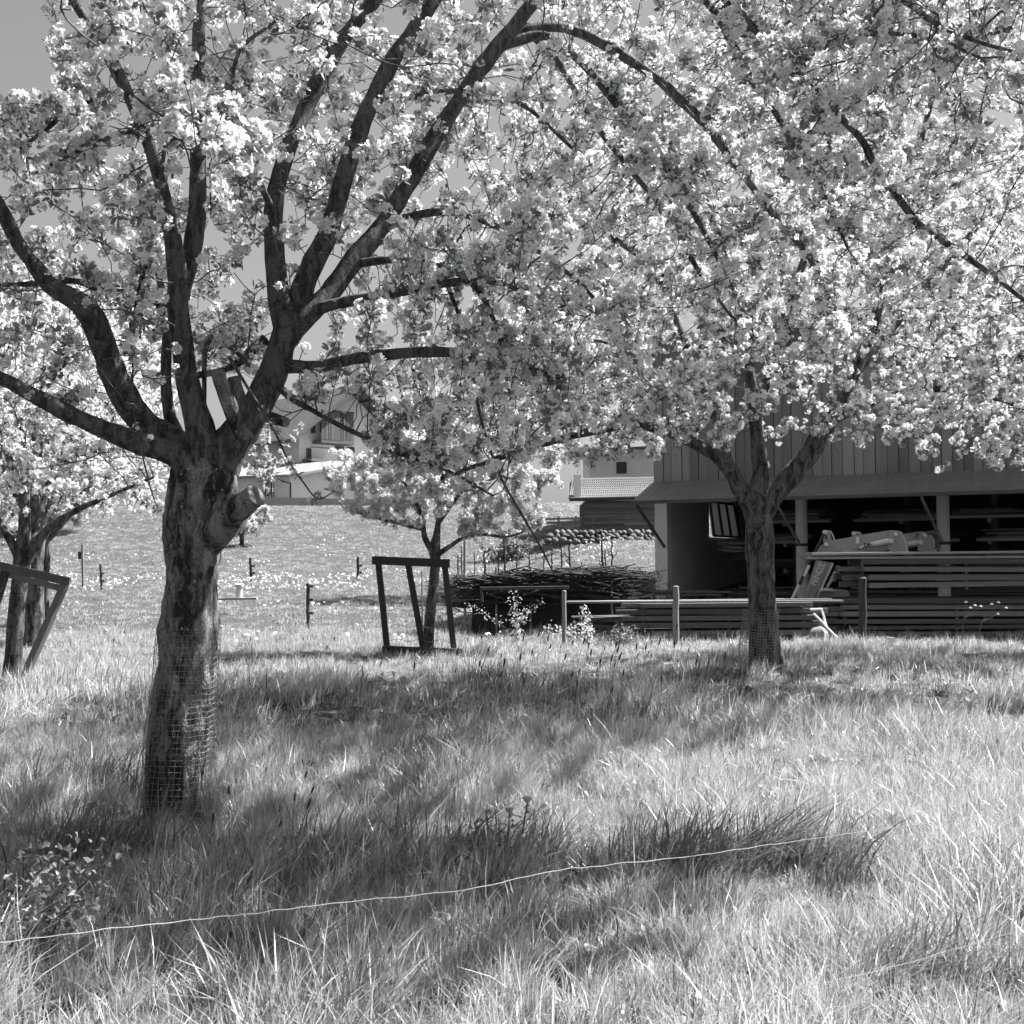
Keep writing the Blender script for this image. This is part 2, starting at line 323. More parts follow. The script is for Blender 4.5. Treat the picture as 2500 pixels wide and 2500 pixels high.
# ------------------------------------------------------------------ blossom clusters
def frame(nrm):
    nrm = nrm/np.linalg.norm(nrm); a = np.cross(nrm, [0, 0, 1.0])
    if np.linalg.norm(a) < .1: a = np.array([1.0, 0, 0])
    a /= np.linalg.norm(a); return a, np.cross(nrm, a), nrm
def make_cluster(seed, nfl, nleaf, fr=.023, spread=.036, open_=1.0, leafm=1, ll=.05):
    r = np.random.default_rng(seed); V = []; F = []; Mi = []
    def add(vs, fs, mi):
        n = len(V); V.extend(vs); F.extend([tuple(i+n for i in f) for f in fs]); Mi.extend([mi]*len(fs))
    for k in range(nfl):
        th = k*2.4+r.uniform(0, .8); el = r.uniform(.15, 1.45)
        d = np.array([math.cos(th)*math.cos(el), math.sin(th)*math.cos(el), math.sin(el)])
        c = d*spread*r.uniform(.8, 1.25)+np.array([0, 0, .012])
        a, b, n = frame(d+r.normal(0, .28, 3)); s = fr*r.uniform(.8, 1.15); cup = r.uniform(.15, .75)*open_; ph = r.uniform(0, 6.28)
        for q in range(5):
            an = ph+q*1.2566+r.uniform(-.1, .1); u = math.cos(an)*a+math.sin(an)*b; v = -math.sin(an)*a+math.cos(an)*b; cq = cup+r.uniform(-.15, .15); wq = r.uniform(.85, 1.1)
            def pt(x, y, z): return c+s*(u*x+v*y*wq+n*z)
            vs = [pt(.08, 0, 0), pt(.5, -.36, .12+.25*cq), pt(.5, .36, .12+.25*cq), pt(.48, 0, .02+.2*cq), pt(.9, -.36, .1+.6*cq), pt(.9, .36, .1+.6*cq), pt(.92, 0, .5*cq), pt(1.06, -.14, .05+.65*cq), pt(1.06, .14, .05+.65*cq)]
            add(vs, [(0, 3, 1), (0, 2, 3), (1, 3, 6, 4), (3, 2, 5, 6), (4, 6, 7), (6, 5, 8), (6, 8, 7)], 0)
        vs = [c+s*(.2*math.cos(j*1.2566)*a+.2*math.sin(j*1.2566)*b+n*.22) for j in range(5)]+[c+s*.05*n]
        add(vs, [(j, (j+1) % 5, 5) for j in range(5)], 1)
        e = c-n*.004; g = np.array([0, 0, -.02]); pd = np.cross(e-g, [1, 0, 0]); pd = pd/np.linalg.norm(pd)*.0011
        add([g-pd, g+pd, e+pd, e-pd], [(0, 1, 2, 3)], 2)
    for k in range(nleaf):
        th = k*2.4+r.uniform(0, 1); el = r.uniform(-.5, .75); L = ll*r.uniform(.7, 1.25); W = L*r.uniform(.2, .3)
        d = np.array([math.cos(th)*math.cos(el), math.sin(th)*math.cos(el), math.sin(el)]); a, b, n = frame(d)
        tw = r.uniform(-.7, .7); a2 = a*math.cos(tw)+b*math.sin(tw); up = np.cross(a2, d); up = up if up[2] > 0 else -up
        o = d*.012+np.array([0, 0, -.012]); dr = r.uniform(-.25, .35); fo = r.uniform(.15, .5)
        p = lambda x, y, z: o+d*L*x+a2*W*y+up*W*z-np.array([0, 0, 1])*L*dr*x*x
        vs = [p(0, 0, 0), p(.35, -1, fo), p(.35, 0, 0), p(.35, 1, fo), p(.72, -.85, fo*.8), p(.72, 0, .05), p(.72, .85, fo*.8), p(1.05, 0, -.1)]
        add(vs, [(0, 2, 1), (0, 3, 2), (1, 2, 5, 4), (2, 3, 6, 5), (4, 5, 7), (5, 6, 7)], 2)
    me = mesh_from('blossom_cluster', V, F, [M['petal'], M['stamen'], [M['leaf'], M['leaf'], M['leaf_pale']][leafm]], Mi)
    return me
CL_NEAR = [make_cluster(10+i, [9, 8, 7, 9, 4][i], [4, 4, 5, 3, 8][i], fr=.021, ll=.044) for i in range(5)]
CL_MID = [make_cluster(30+i, [8, 7, 7, 3][i], [4, 5, 5, 8][i], fr=.021, ll=.042) for i in range(4)]
CL_SMALL = [make_cluster(50+i, [3, 5, 2, 1][i], [12, 10, 14, 14][i], fr=.022, leafm=2, ll=.062) for i in range(4)]

# ------------------------------------------------------------------ branch growth
class Skel:
    def __init__(s): s.p = []; s.r = []; s.par = []; s.fix = []
    def node(s, p, par, r=None): s.p.append(np.array(p, dtype=float)); s.par.append(par); s.fix.append(r); return len(s.p)-1
    def chain(s, arr, par=-1):
        ids = []
        for q in arr: par = s.node(q[:3], par, q[3]); ids.append(par)
        return ids
    def grow(s, att, step=.11, kill=.2, infl=1.3, iters=60, jit=.25, grav=-.04, seedmin=0, active=None):
        att = np.array(att); r = np.random.default_rng(3); alive = np.ones(len(att), bool)
        kd_ok = [i for i in range(len(s.p)) if active is None or i in active]
        for it in range(iters):
            kd = kdtree.KDTree(len(kd_ok))
            for i in kd_ok: kd.insert(s.p[i], i)
            kd.balance(); pull = {}; left = 0
            for k in np.nonzero(alive)[0]:
                co, i, d = kd.find(att[k])
                if d < kill: alive[k] = False; continue
                if d < infl: left += 1; v = (att[k]-s.p[i])/d; pull.setdefault(i, []).append(v)
            if not left: break
            for i, vs in pull.items():
                v = np.mean(vs, 0); nn = np.linalg.norm(v)
                if nn < .15: v = vs[0]; nn = 1
                v = v/nn
                pa = s.par[i]
                if pa >= 0 and s.fix[i] is None:
                    t = s.p[i]-s.p[pa]; t /= max(np.linalg.norm(t), 1e-6); v = v*.75+t*.55
                v = v+r.normal(0, jit, 3)+np.array([0, 0, grav]); v /= np.linalg.norm(v)
                kd_ok.append(s.node(s.p[i]+v*step, i))
    def radii(s, tip=.0028, ex=2.4):
        n = len(s.p); acc = np.zeros(n); ch = [[] for _ in range(n)]
        for i in range(n):
            if s.par[i] >= 0: ch[s.par[i]].append(i)
        R = np.zeros(n)
        for i in range(n-1, -1, -1):
            R[i] = s.fix[i] if s.fix[i] is not None else max(tip, acc[i]**(1/ex)*1.0)
            if s.par[i] >= 0 and s.fix[i] is None: acc[s.par[i]] += R[i]**ex
        s.R = R; s.ch = ch
        return R
    def twig_mesh(s):
        """tubes for all grown nodes"""
        V = []; F = []; nv = 0; starts = []
        for i in range(len(s.p)):
            if s.fix[i] is None and (s.par[i] < 0 or s.fix[s.par[i]] is not None): starts.append(i)
        stack = [(i, s.par[i]) for i in starts]
        while stack:
            i, pa = stack.pop(); path = ([pa] if pa >= 0 else [])+[i]; cur = i
            while True:
                c = [k for k in s.ch[cur] if s.fix[k] is None]
                if not c: break
                c.sort(key=lambda k: -s.R[k]); cur2 = c[0]
                for k in c[1:]: stack.append((k, cur))
                path.append(cur2); cur = cur2
            pts = [s.p[k] for k in path]; rr = [s.R[k] for k in path]
            if pa >= 0: rr[0] = min(rr[0], rr[1]*1.3)
            if len(pts) < 2: continue
            n = 3 if rr[1] < .006 else (5 if rr[1] < .015 else 7)
            a, b = tube(pts, rr, n, cap=False); V.append(a); F += [(x+nv, y+nv, z+nv, w_+nv) for x, y, z, w_ in b]; nv += len(a)
        return np.vstack(V), np.array(F)
def limb_mesh(ctrl, sub, sides, seed, rough=.1, flare=0, ex=0):
    """knobbly limb surface along a spline of (x,y,z,r)"""
    c = spline(ctrl, sub); V, F = tube(c[:, :3], c[:, 3], sides, True); V = V.reshape(len(c), sides, 3)
    for i in range(len(c)):
        ctr = c[i, :3]; r = c[i, 3]
        for j in range(sides):
            q = V[i, j]; d = q-ctr; nn = noise.fractal(Vector((q[0]*6+seed, q[1]*6, q[2]*2.6)), .8, 2.1, 4)
            m_ = noise.noise(Vector((q[0]*22, q[1]*22+seed, q[2]*9)))
            k = 1+rough*nn+rough*.45*m_
            if flare and i < len(c)*.16:
                f = 1-i/(len(c)*.16); an = math.atan2(d[1], d[0]); k += flare*f*f*(.6+.5*math.sin(an*4+seed))
            V[i, j] = ctr+d*k
    return V.reshape(-1, 3), F, c
def in_clear(px, py, zones):
    m = np.zeros(len(px), bool)
    for x0, y0, x1, y1 in zones: m |= (px > x0*K) & (px < x1*K) & (py > y0*K) & (py < y1*K)
    return m

def clusters_on(sk, prob, rs, kinds_w, size=(.8, 1.25), off=.035, bare=.012):
    P_, Rt, Sc, Id = [], [], [], []
    for i in range(len(sk.p)):
        if sk.par[i] < 0: continue
        r = sk.R[i]
        if sk.fix[i] is not None and r > .03: continue
        pr = prob*(1.35 if not sk.ch[i] else 1) * (.35 if r > bare else 1)
        cn = noise.noise(Vector(sk.p[i])*2.3)+.5*noise.noise(Vector(sk.p[i])*6.1)      # blossom comes in bunches
        pr *= min(2.1, max(.15, 1+2.0*cn)); big = 1+.22*max(-.6, min(1, cn*2))
        k = int(pr)+(rs.random() < pr-int(pr))
        for _ in range(k):
            t = rs.random(); base = sk.p[i]*(1-t)+sk.p[sk.par[i]]*t
            d = rs.normal(0, 1, 3)+np.array([.15, -.05, .5]); d /= np.linalg.norm(d)
            P_.append(base+d*(off*rs.uniform(.4, 1.5)+r))
            q = Vector(d).to_track_quat('Z', 'Y').to_euler(); e = Euler((q.x, q.y, q.z)); 
            mm = e.to_matrix() @ Matrix.Rotation(rs.uniform(0, 6.28), 3, 'Z'); e = mm.to_euler()
            Rt.append((e.x, e.y, e.z)); Sc.append(rs.uniform(*size)*big); Id.append(rs.choice(len(kinds_w), p=kinds_w))
    return np.array(P_), np.array(Rt), np.array(Sc), np.array(Id)

# ================================================================== GROUND
def build_ground():
    ys = np.concatenate([np.arange(-6, 26, .25), np.arange(26, 90, .6), np.geomspace(90, 900, 30)])
    xs = np.concatenate([-np.geomspace(600, 16, 34), np.arange(-15, 15.01, .3), np.geomspace(16, 600, 34)])
    V = [(x, y, gz(x, y)) for y in ys for x in xs]; nx = len(xs)
    a = np.arange((len(ys)-1)*nx).reshape(-1, nx)[:, :-1].ravel()
    F = np.stack([a, a+1, a+nx+1, a+nx], 1)
    me = mesh_from('meadow_ground', V, F, M['soil'], smooth=True)
    o = bpy.data.objects.new('meadow_ground', me); COL.objects.link(o); o['kind'] = 'structure'
build_ground()

# ------------------------------------------------------------------ grass
def tuft(seed, n, rad, h, wd, lean=.35, mat='grass', segs=3, splay=.4):
    r = np.random.default_rng(seed); V = []; F = []
    for i in range(n):
        a = r.uniform(0, 6.28); q = rad*math.sqrt(r.random()); x, y = q*math.cos(a), q*math.sin(a)
        L = h*r.uniform(.45, 1.15); fa = r.uniform(0, 6.28); wv = np.array([math.cos(fa), math.sin(fa), 0])*wd*r.uniform(.6, 1.3)/2
        da = a+r.normal(0, .8); sp = splay*abs(r.normal(0, .7)); dx, dy = math.cos(da)*sp+lean*r.uniform(.1, 1.3), math.sin(da)*sp
        kk = r.uniform(.4, 1.4); b = len(V); drp = r.uniform(0, .55)
        for s in range(segs+1):
            t = s/segs; z = L*(t-drp*t*t*kk); o = np.array([x+dx*L*t*t*kk, y+dy*L*t*t*kk, z]); ww = wv*(1-t**1.6)
            if s < segs: V += [o-ww, o+ww]
            else: V.append(o)
        for s in range(segs-1): F.append((b+2*s, b+2*s+1, b+2*s+3, b+2*s+2))
        F.append((b+2*segs-2, b+2*segs-1, b+2*segs))
    return mesh_from('tuft', V, F, M[mat])
T_NEAR = [tuft(i, 60, .11, .15, .005, .18, splay=1.2) for i in range(4)]+[tuft(10+i, 36, .09, .24, .0055, .34, splay=.8) for i in range(3)]+[tuft(20, 16, .08, .2, .004, .4, 'straw', splay=.9)]
T_MID = [tuft(30+i, 42, .17, .14, .010, .22, segs=2, splay=1.1) for i in range(4)]+[tuft(40+i, 32, .12, .24, .010, .35, segs=2, splay=.7) for i in range(3)]+[tuft(47, 16, .1, .2, .008, .5, 'straw', 2)]
T_FAR = [tuft(50+i, 46, .32, .11, .026, segs=2, splay=1) for i in range(5)]
T_COARSE = [tuft(60+i, 40, .12, .34, .008, .6, 'grass_dark', 4, 1.0) for i in range(3)]
def rosette(seed, mat):
    r = np.random.default_rng(seed); V = []; F = []
    for i in range(9):
        a = r.uniform(0, 6.28); L = r.uniform(.1, .22); W = L*r.uniform(.13, .24); d = np.array([math.cos(a), math.sin(a), 0]); s_ = np.array([-d[1], d[0], 0]); el = r.uniform(.4, 1.6); b = len(V)
        for k, (t, w_) in enumerate(((0, .25), (.3, .7), (.6, 1), (.85, .7))):
            c = d*L*t*.8+np.array([0, 0, L*el*(t-.55*t*t)]); V += [c-s_*W*w_+np.array([0, 0, W*.4]), c, c+s_*W*w_+np.array([0, 0, W*.4])]
        V.append(d*L*.85+np.array([0, 0, L*el*.4]))
        for k in range(3): F += [(b+3*k, b+3*k+1, b+3*k+4, b+3*k+3), (b+3*k+1, b+3*k+2, b+3*k+5, b+3*k+4)]
        F += [(b+9, b+10, b+12), (b+10, b+11, b+12)]
    return mesh_from('leaf_rosette', V, F, M[mat])
T_BROAD = [rosette(i, 'leaf' if i % 2 else 'grass_dark') for i in range(4)]
def field(name, label, y0, y1, per, sources, wts, size, xm=.47, tall=0, thr=None, x_off=0, rotspread=1.0, hn=.35, smin=.25):
    r = np.random.default_rng(len(name)*7+int(y0)); area = (y1*y1-y0*y0)*xm+2*(y1-y0); n = int(area/per)
    y = np.sqrt(r.uniform(y0*y0, y1*y1, n)); x = (r.uniform(-1, 1, n))*(y*xm+.9)
    z = np.array([gz(a, b) for a, b in zip(x, y)])-.015
    nz = np.array([noise.noise(Vector((a*1.1, b*1.1, 2)))+.6*noise.noise(Vector((a*.35, b*.35, 8))) for a, b in zip(x, y)])
    sc = size*(1+hn*nz*1.6)*r.uniform(.75, 1.25, n); rot = np.stack([r.normal(0, .16, n), r.normal(0, .16, n), r.normal(0, rotspread, n)], 1)
    idx = r.choice(len(sources), n, p=wts)
    if tall:      # the long kinds stand together in patches
        k = nz > .22; idx[k] = r.choice(tall, k.sum())
    sc *= np.interp(y, [0, 11, 17, 40, 90], [1, 1, .72, .72, 1]); sc *= 1-.5*np.exp(-((x+2.55)**2+(y-17.4)**2)/1.0); S = np.stack([np.maximum(sc, smin*2), np.maximum(sc, smin*2), np.maximum(sc, smin)], 1)
    pts = np.stack([x, y, z], 1)
    if thr is not None: k = nz > thr; pts, rot, S, idx = pts[k], rot[k], S[k], idx[k]
    o = scatter(name, pts, rot, S, idx, sources); tag(o, label, 'grass'); return o
field('near_grass', 'long sunlit meadow grass in the foreground', 2.2, 10.5, .0088, T_NEAR, [.2, .2, .2, .19, .07, .06, .06, .02], 1.0, tall=[4, 5, 6])
field('orchard_grass', 'meadow grass under the apple trees in the middle distance', 10.5, 24, .03, T_MID, [.2, .2, .2, .19, .07, .06, .06, .02], 1.0, tall=[4, 5, 6])
field('coarse_clumps', 'darker coarse grass clumps among the orchard meadow', 4.5, 24, .055, T_COARSE, [.34, .33, .33], .62, thr=.32, hn=.1, smin=.3)
field('broad_leaves', 'broad dandelion and dock leaves scattered in the meadow', 3, 16, .16, T_BROAD, [.15, .35, .15, .35], .62, hn=.2, rotspread=3)
field('hillside_grass', 'short grass on the slope behind the fence', 24, 83, .17, T_FAR, [.2]*5, 1.0, hn=.25)

# ================================================================== APPLE TREES
def chain_pts(rows, d0=None):
    """rows (x,y,width_px,depth) in 1932-frame -> (x,y,z,r)"""
    out = []
    for x, y, w_, d in rows:
        p = PD(x, y, d); out.append((p.x, p.y, p.z, .5*w_*K*d/FPX))
    return out
def x_trunk(z): return -2.23+.075*z
def build_tree(name, label, base, limbs, attract, cl, prob, group=None, mat='bark2', kinds=None, clear=(), front=0, grow=None, seed=1, sides=14, size=(.8, 1.25), stubs=(), rough=.1, sub=6, bare=.012, flare=.35, limbclear=0):
    rs = np.random.default_rng(seed)
    root = thing(name, label, 'tree', base, group); sk = Skel(); active = set(); o0 = np.array(origin(root))
    for li, (nm, ctrl, join, act0) in enumerate(limbs):
        sd_ = sides if nm == 'trunk' else max(7, int(sides*.6)); V, F, c = limb_mesh(ctrl, sub*(3 if nm == 'trunk' and sides > 20 else 1), sd_, seed*3.1+li, rough if ctrl[0][3] > .02 else .06, flare if nm == 'trunk' else 0)
        o = bpy.data.objects.new(nm, mesh_from(nm, V-o0, F, M['bark_limb' if (mat == 'bark' and nm != 'trunk') else mat], smooth=True)); COL.objects.link(o); o.parent = root
        cc = c[::max(1, len(c)//(3*len(ctrl)))]
        par = -1
        if sk.p:
            par = int(np.argmin(np.linalg.norm(np.array(sk.p)-cc[0][:3], axis=1)))
        ids = sk.chain(cc, par)
        n0 = int(len(ids)*act0); active |= set(ids[n0:]); sk_last = ids
    A = attract(sk, rs)
    if len(clear):
        px, py = proj_np(A); A = A[~in_clear(px, py, clear)]
    g = dict(step=.11, kill=.17, infl=1.2, iters=45); g.update(grow or {})
    sk.grow(A, active=active, **g); sk.radii()
    V, F = sk.twig_mesh(); V = V+0
    o = bpy.data.objects.new('branches', mesh_from('branches', V-o0, F, M['twig'])); COL.objects.link(o); o.parent = root; o['kind'] = 'stuff'
    kinds = kinds or [1/len(cl)]*len(cl)
    Pt, Rt, Sc, Id = clusters_on(sk, prob, rs, kinds, size, bare=bare)
    cl2 = [c for c in clear if c[1] > 500 or c[3] < 180]
    if cl2:
        px, py = proj_np(Pt); k = ~in_clear(px, py, cl2); Pt, Rt, Sc, Id = Pt[k], Rt[k], Sc[k], Id[k]
    if limbclear:      # blossom cut away along the sun's path so the trunk is lit
        sv = np.array(sd); dmin = np.full(len(Pt), 9.0)
        for zz in np.linspace(.35, 1.9, 9):
            b0 = np.array([x_trunk(zz)+.1, 7.42, zz]) if zz < 1.85 else np.array([-1.68, 7.1, 1.95]); q = Pt-b0; tt = q @ sv; dd = np.linalg.norm(q-np.outer(tt, sv), axis=1); dmin = np.minimum(dmin, np.where(tt > 0, dd, 9))
        k = (dmin > .27) | (rs.random(len(Pt)) < .1); Pt, Rt, Sc, Id = Pt[k], Rt[k], Sc[k], Id[k]
    if limbclear:      # spurs on the thick wood were pruned away: fewer blossoms right before it
        th = [(sk.p[i], sk.fix[i]) for i in range(len(sk.p)) if sk.fix[i] is not None and sk.fix[i] > .032]
        tp = np.array([t[0] for t in th]); tr = np.array([t[1] for t in th]); tx, ty = proj_np(tp); px, py = proj_np(Pt); k = np.ones(len(Pt), bool)
        for a in range(len(th)):
            rr = tr[a]*FPX/tp[a, 1]*1.25+14; k &= ~((np.hypot(px-tx[a], py-ty[a]) < rr) & (Pt[:, 1] < tp[a, 1]+.1) & (rs.random(len(Pt)) < limbclear))
        Pt, Rt, Sc, Id = Pt[k], Rt[k], Sc[k], Id[k]
    if front:
        px, py = proj_np(Pt); vis = (px > 0) & (px < 2500) & (py > 0) & (py < 2500); key = np.where(vis, Pt[:, 1]/Sc, 1e9); od = np.argsort(key)[:front]
        for i in od:
            ob = bpy.data.objects.new('blossom_cluster', cl[Id[i]]); COL.objects.link(ob); ob.parent = root
            ob.location = Pt[i]-o0; ob.rotation_euler = Rt[i]; ob.scale = (Sc[i],)*3
        k = np.ones(len(Pt), bool); k[od] = False; Pt, Rt, Sc, Id = Pt[k], Rt[k], Sc[k], Id[k]
    scatter('blossom', Pt, Rt, Sc, Id, cl, root)
    open('/tmp/log.txt','a').write('%s %d %d %d\n'%(label, len(sk.p), len(Pt), len(A)))
    print(name, 'nodes', len(sk.p), 'clusters', len(Pt), 'attract', len(A))
    return root, sk
def around(n, sig, rmin=0, lift=0, zmin=1.6, ymin=-9):
    def f(sk, rs):
        fx = [i for i in range(len(sk.p)) if sk.fix[i] is not None and sk.fix[i] < rmin]
        wts = None; pick = rs.choice(fx, n); q = np.array([sk.p[i] for i in pick])+rs.normal(0, 1, (n, 3))*np.array(sig)+np.array([0, 0, lift])
        return q[(q[:, 2] > zmin) & (q[:, 1] > ymin)]
    return f
def ellip(specs, zmin=1.8):
    def f(sk, rs):
        out = []
        for (cx, cy, cz, rx, ry, rz, n) in specs:
            d = rs.normal(0, 1, (n, 3)); d /= np.linalg.norm(d, axis=1, keepdims=True); q = d*(rs.random((n, 1))**.42)*np.array([rx, ry, rz])+np.array([cx, cy, cz]); out.append(q)
        q = np.vstack(out); return q[q[:, 2] > zmin]
    return f

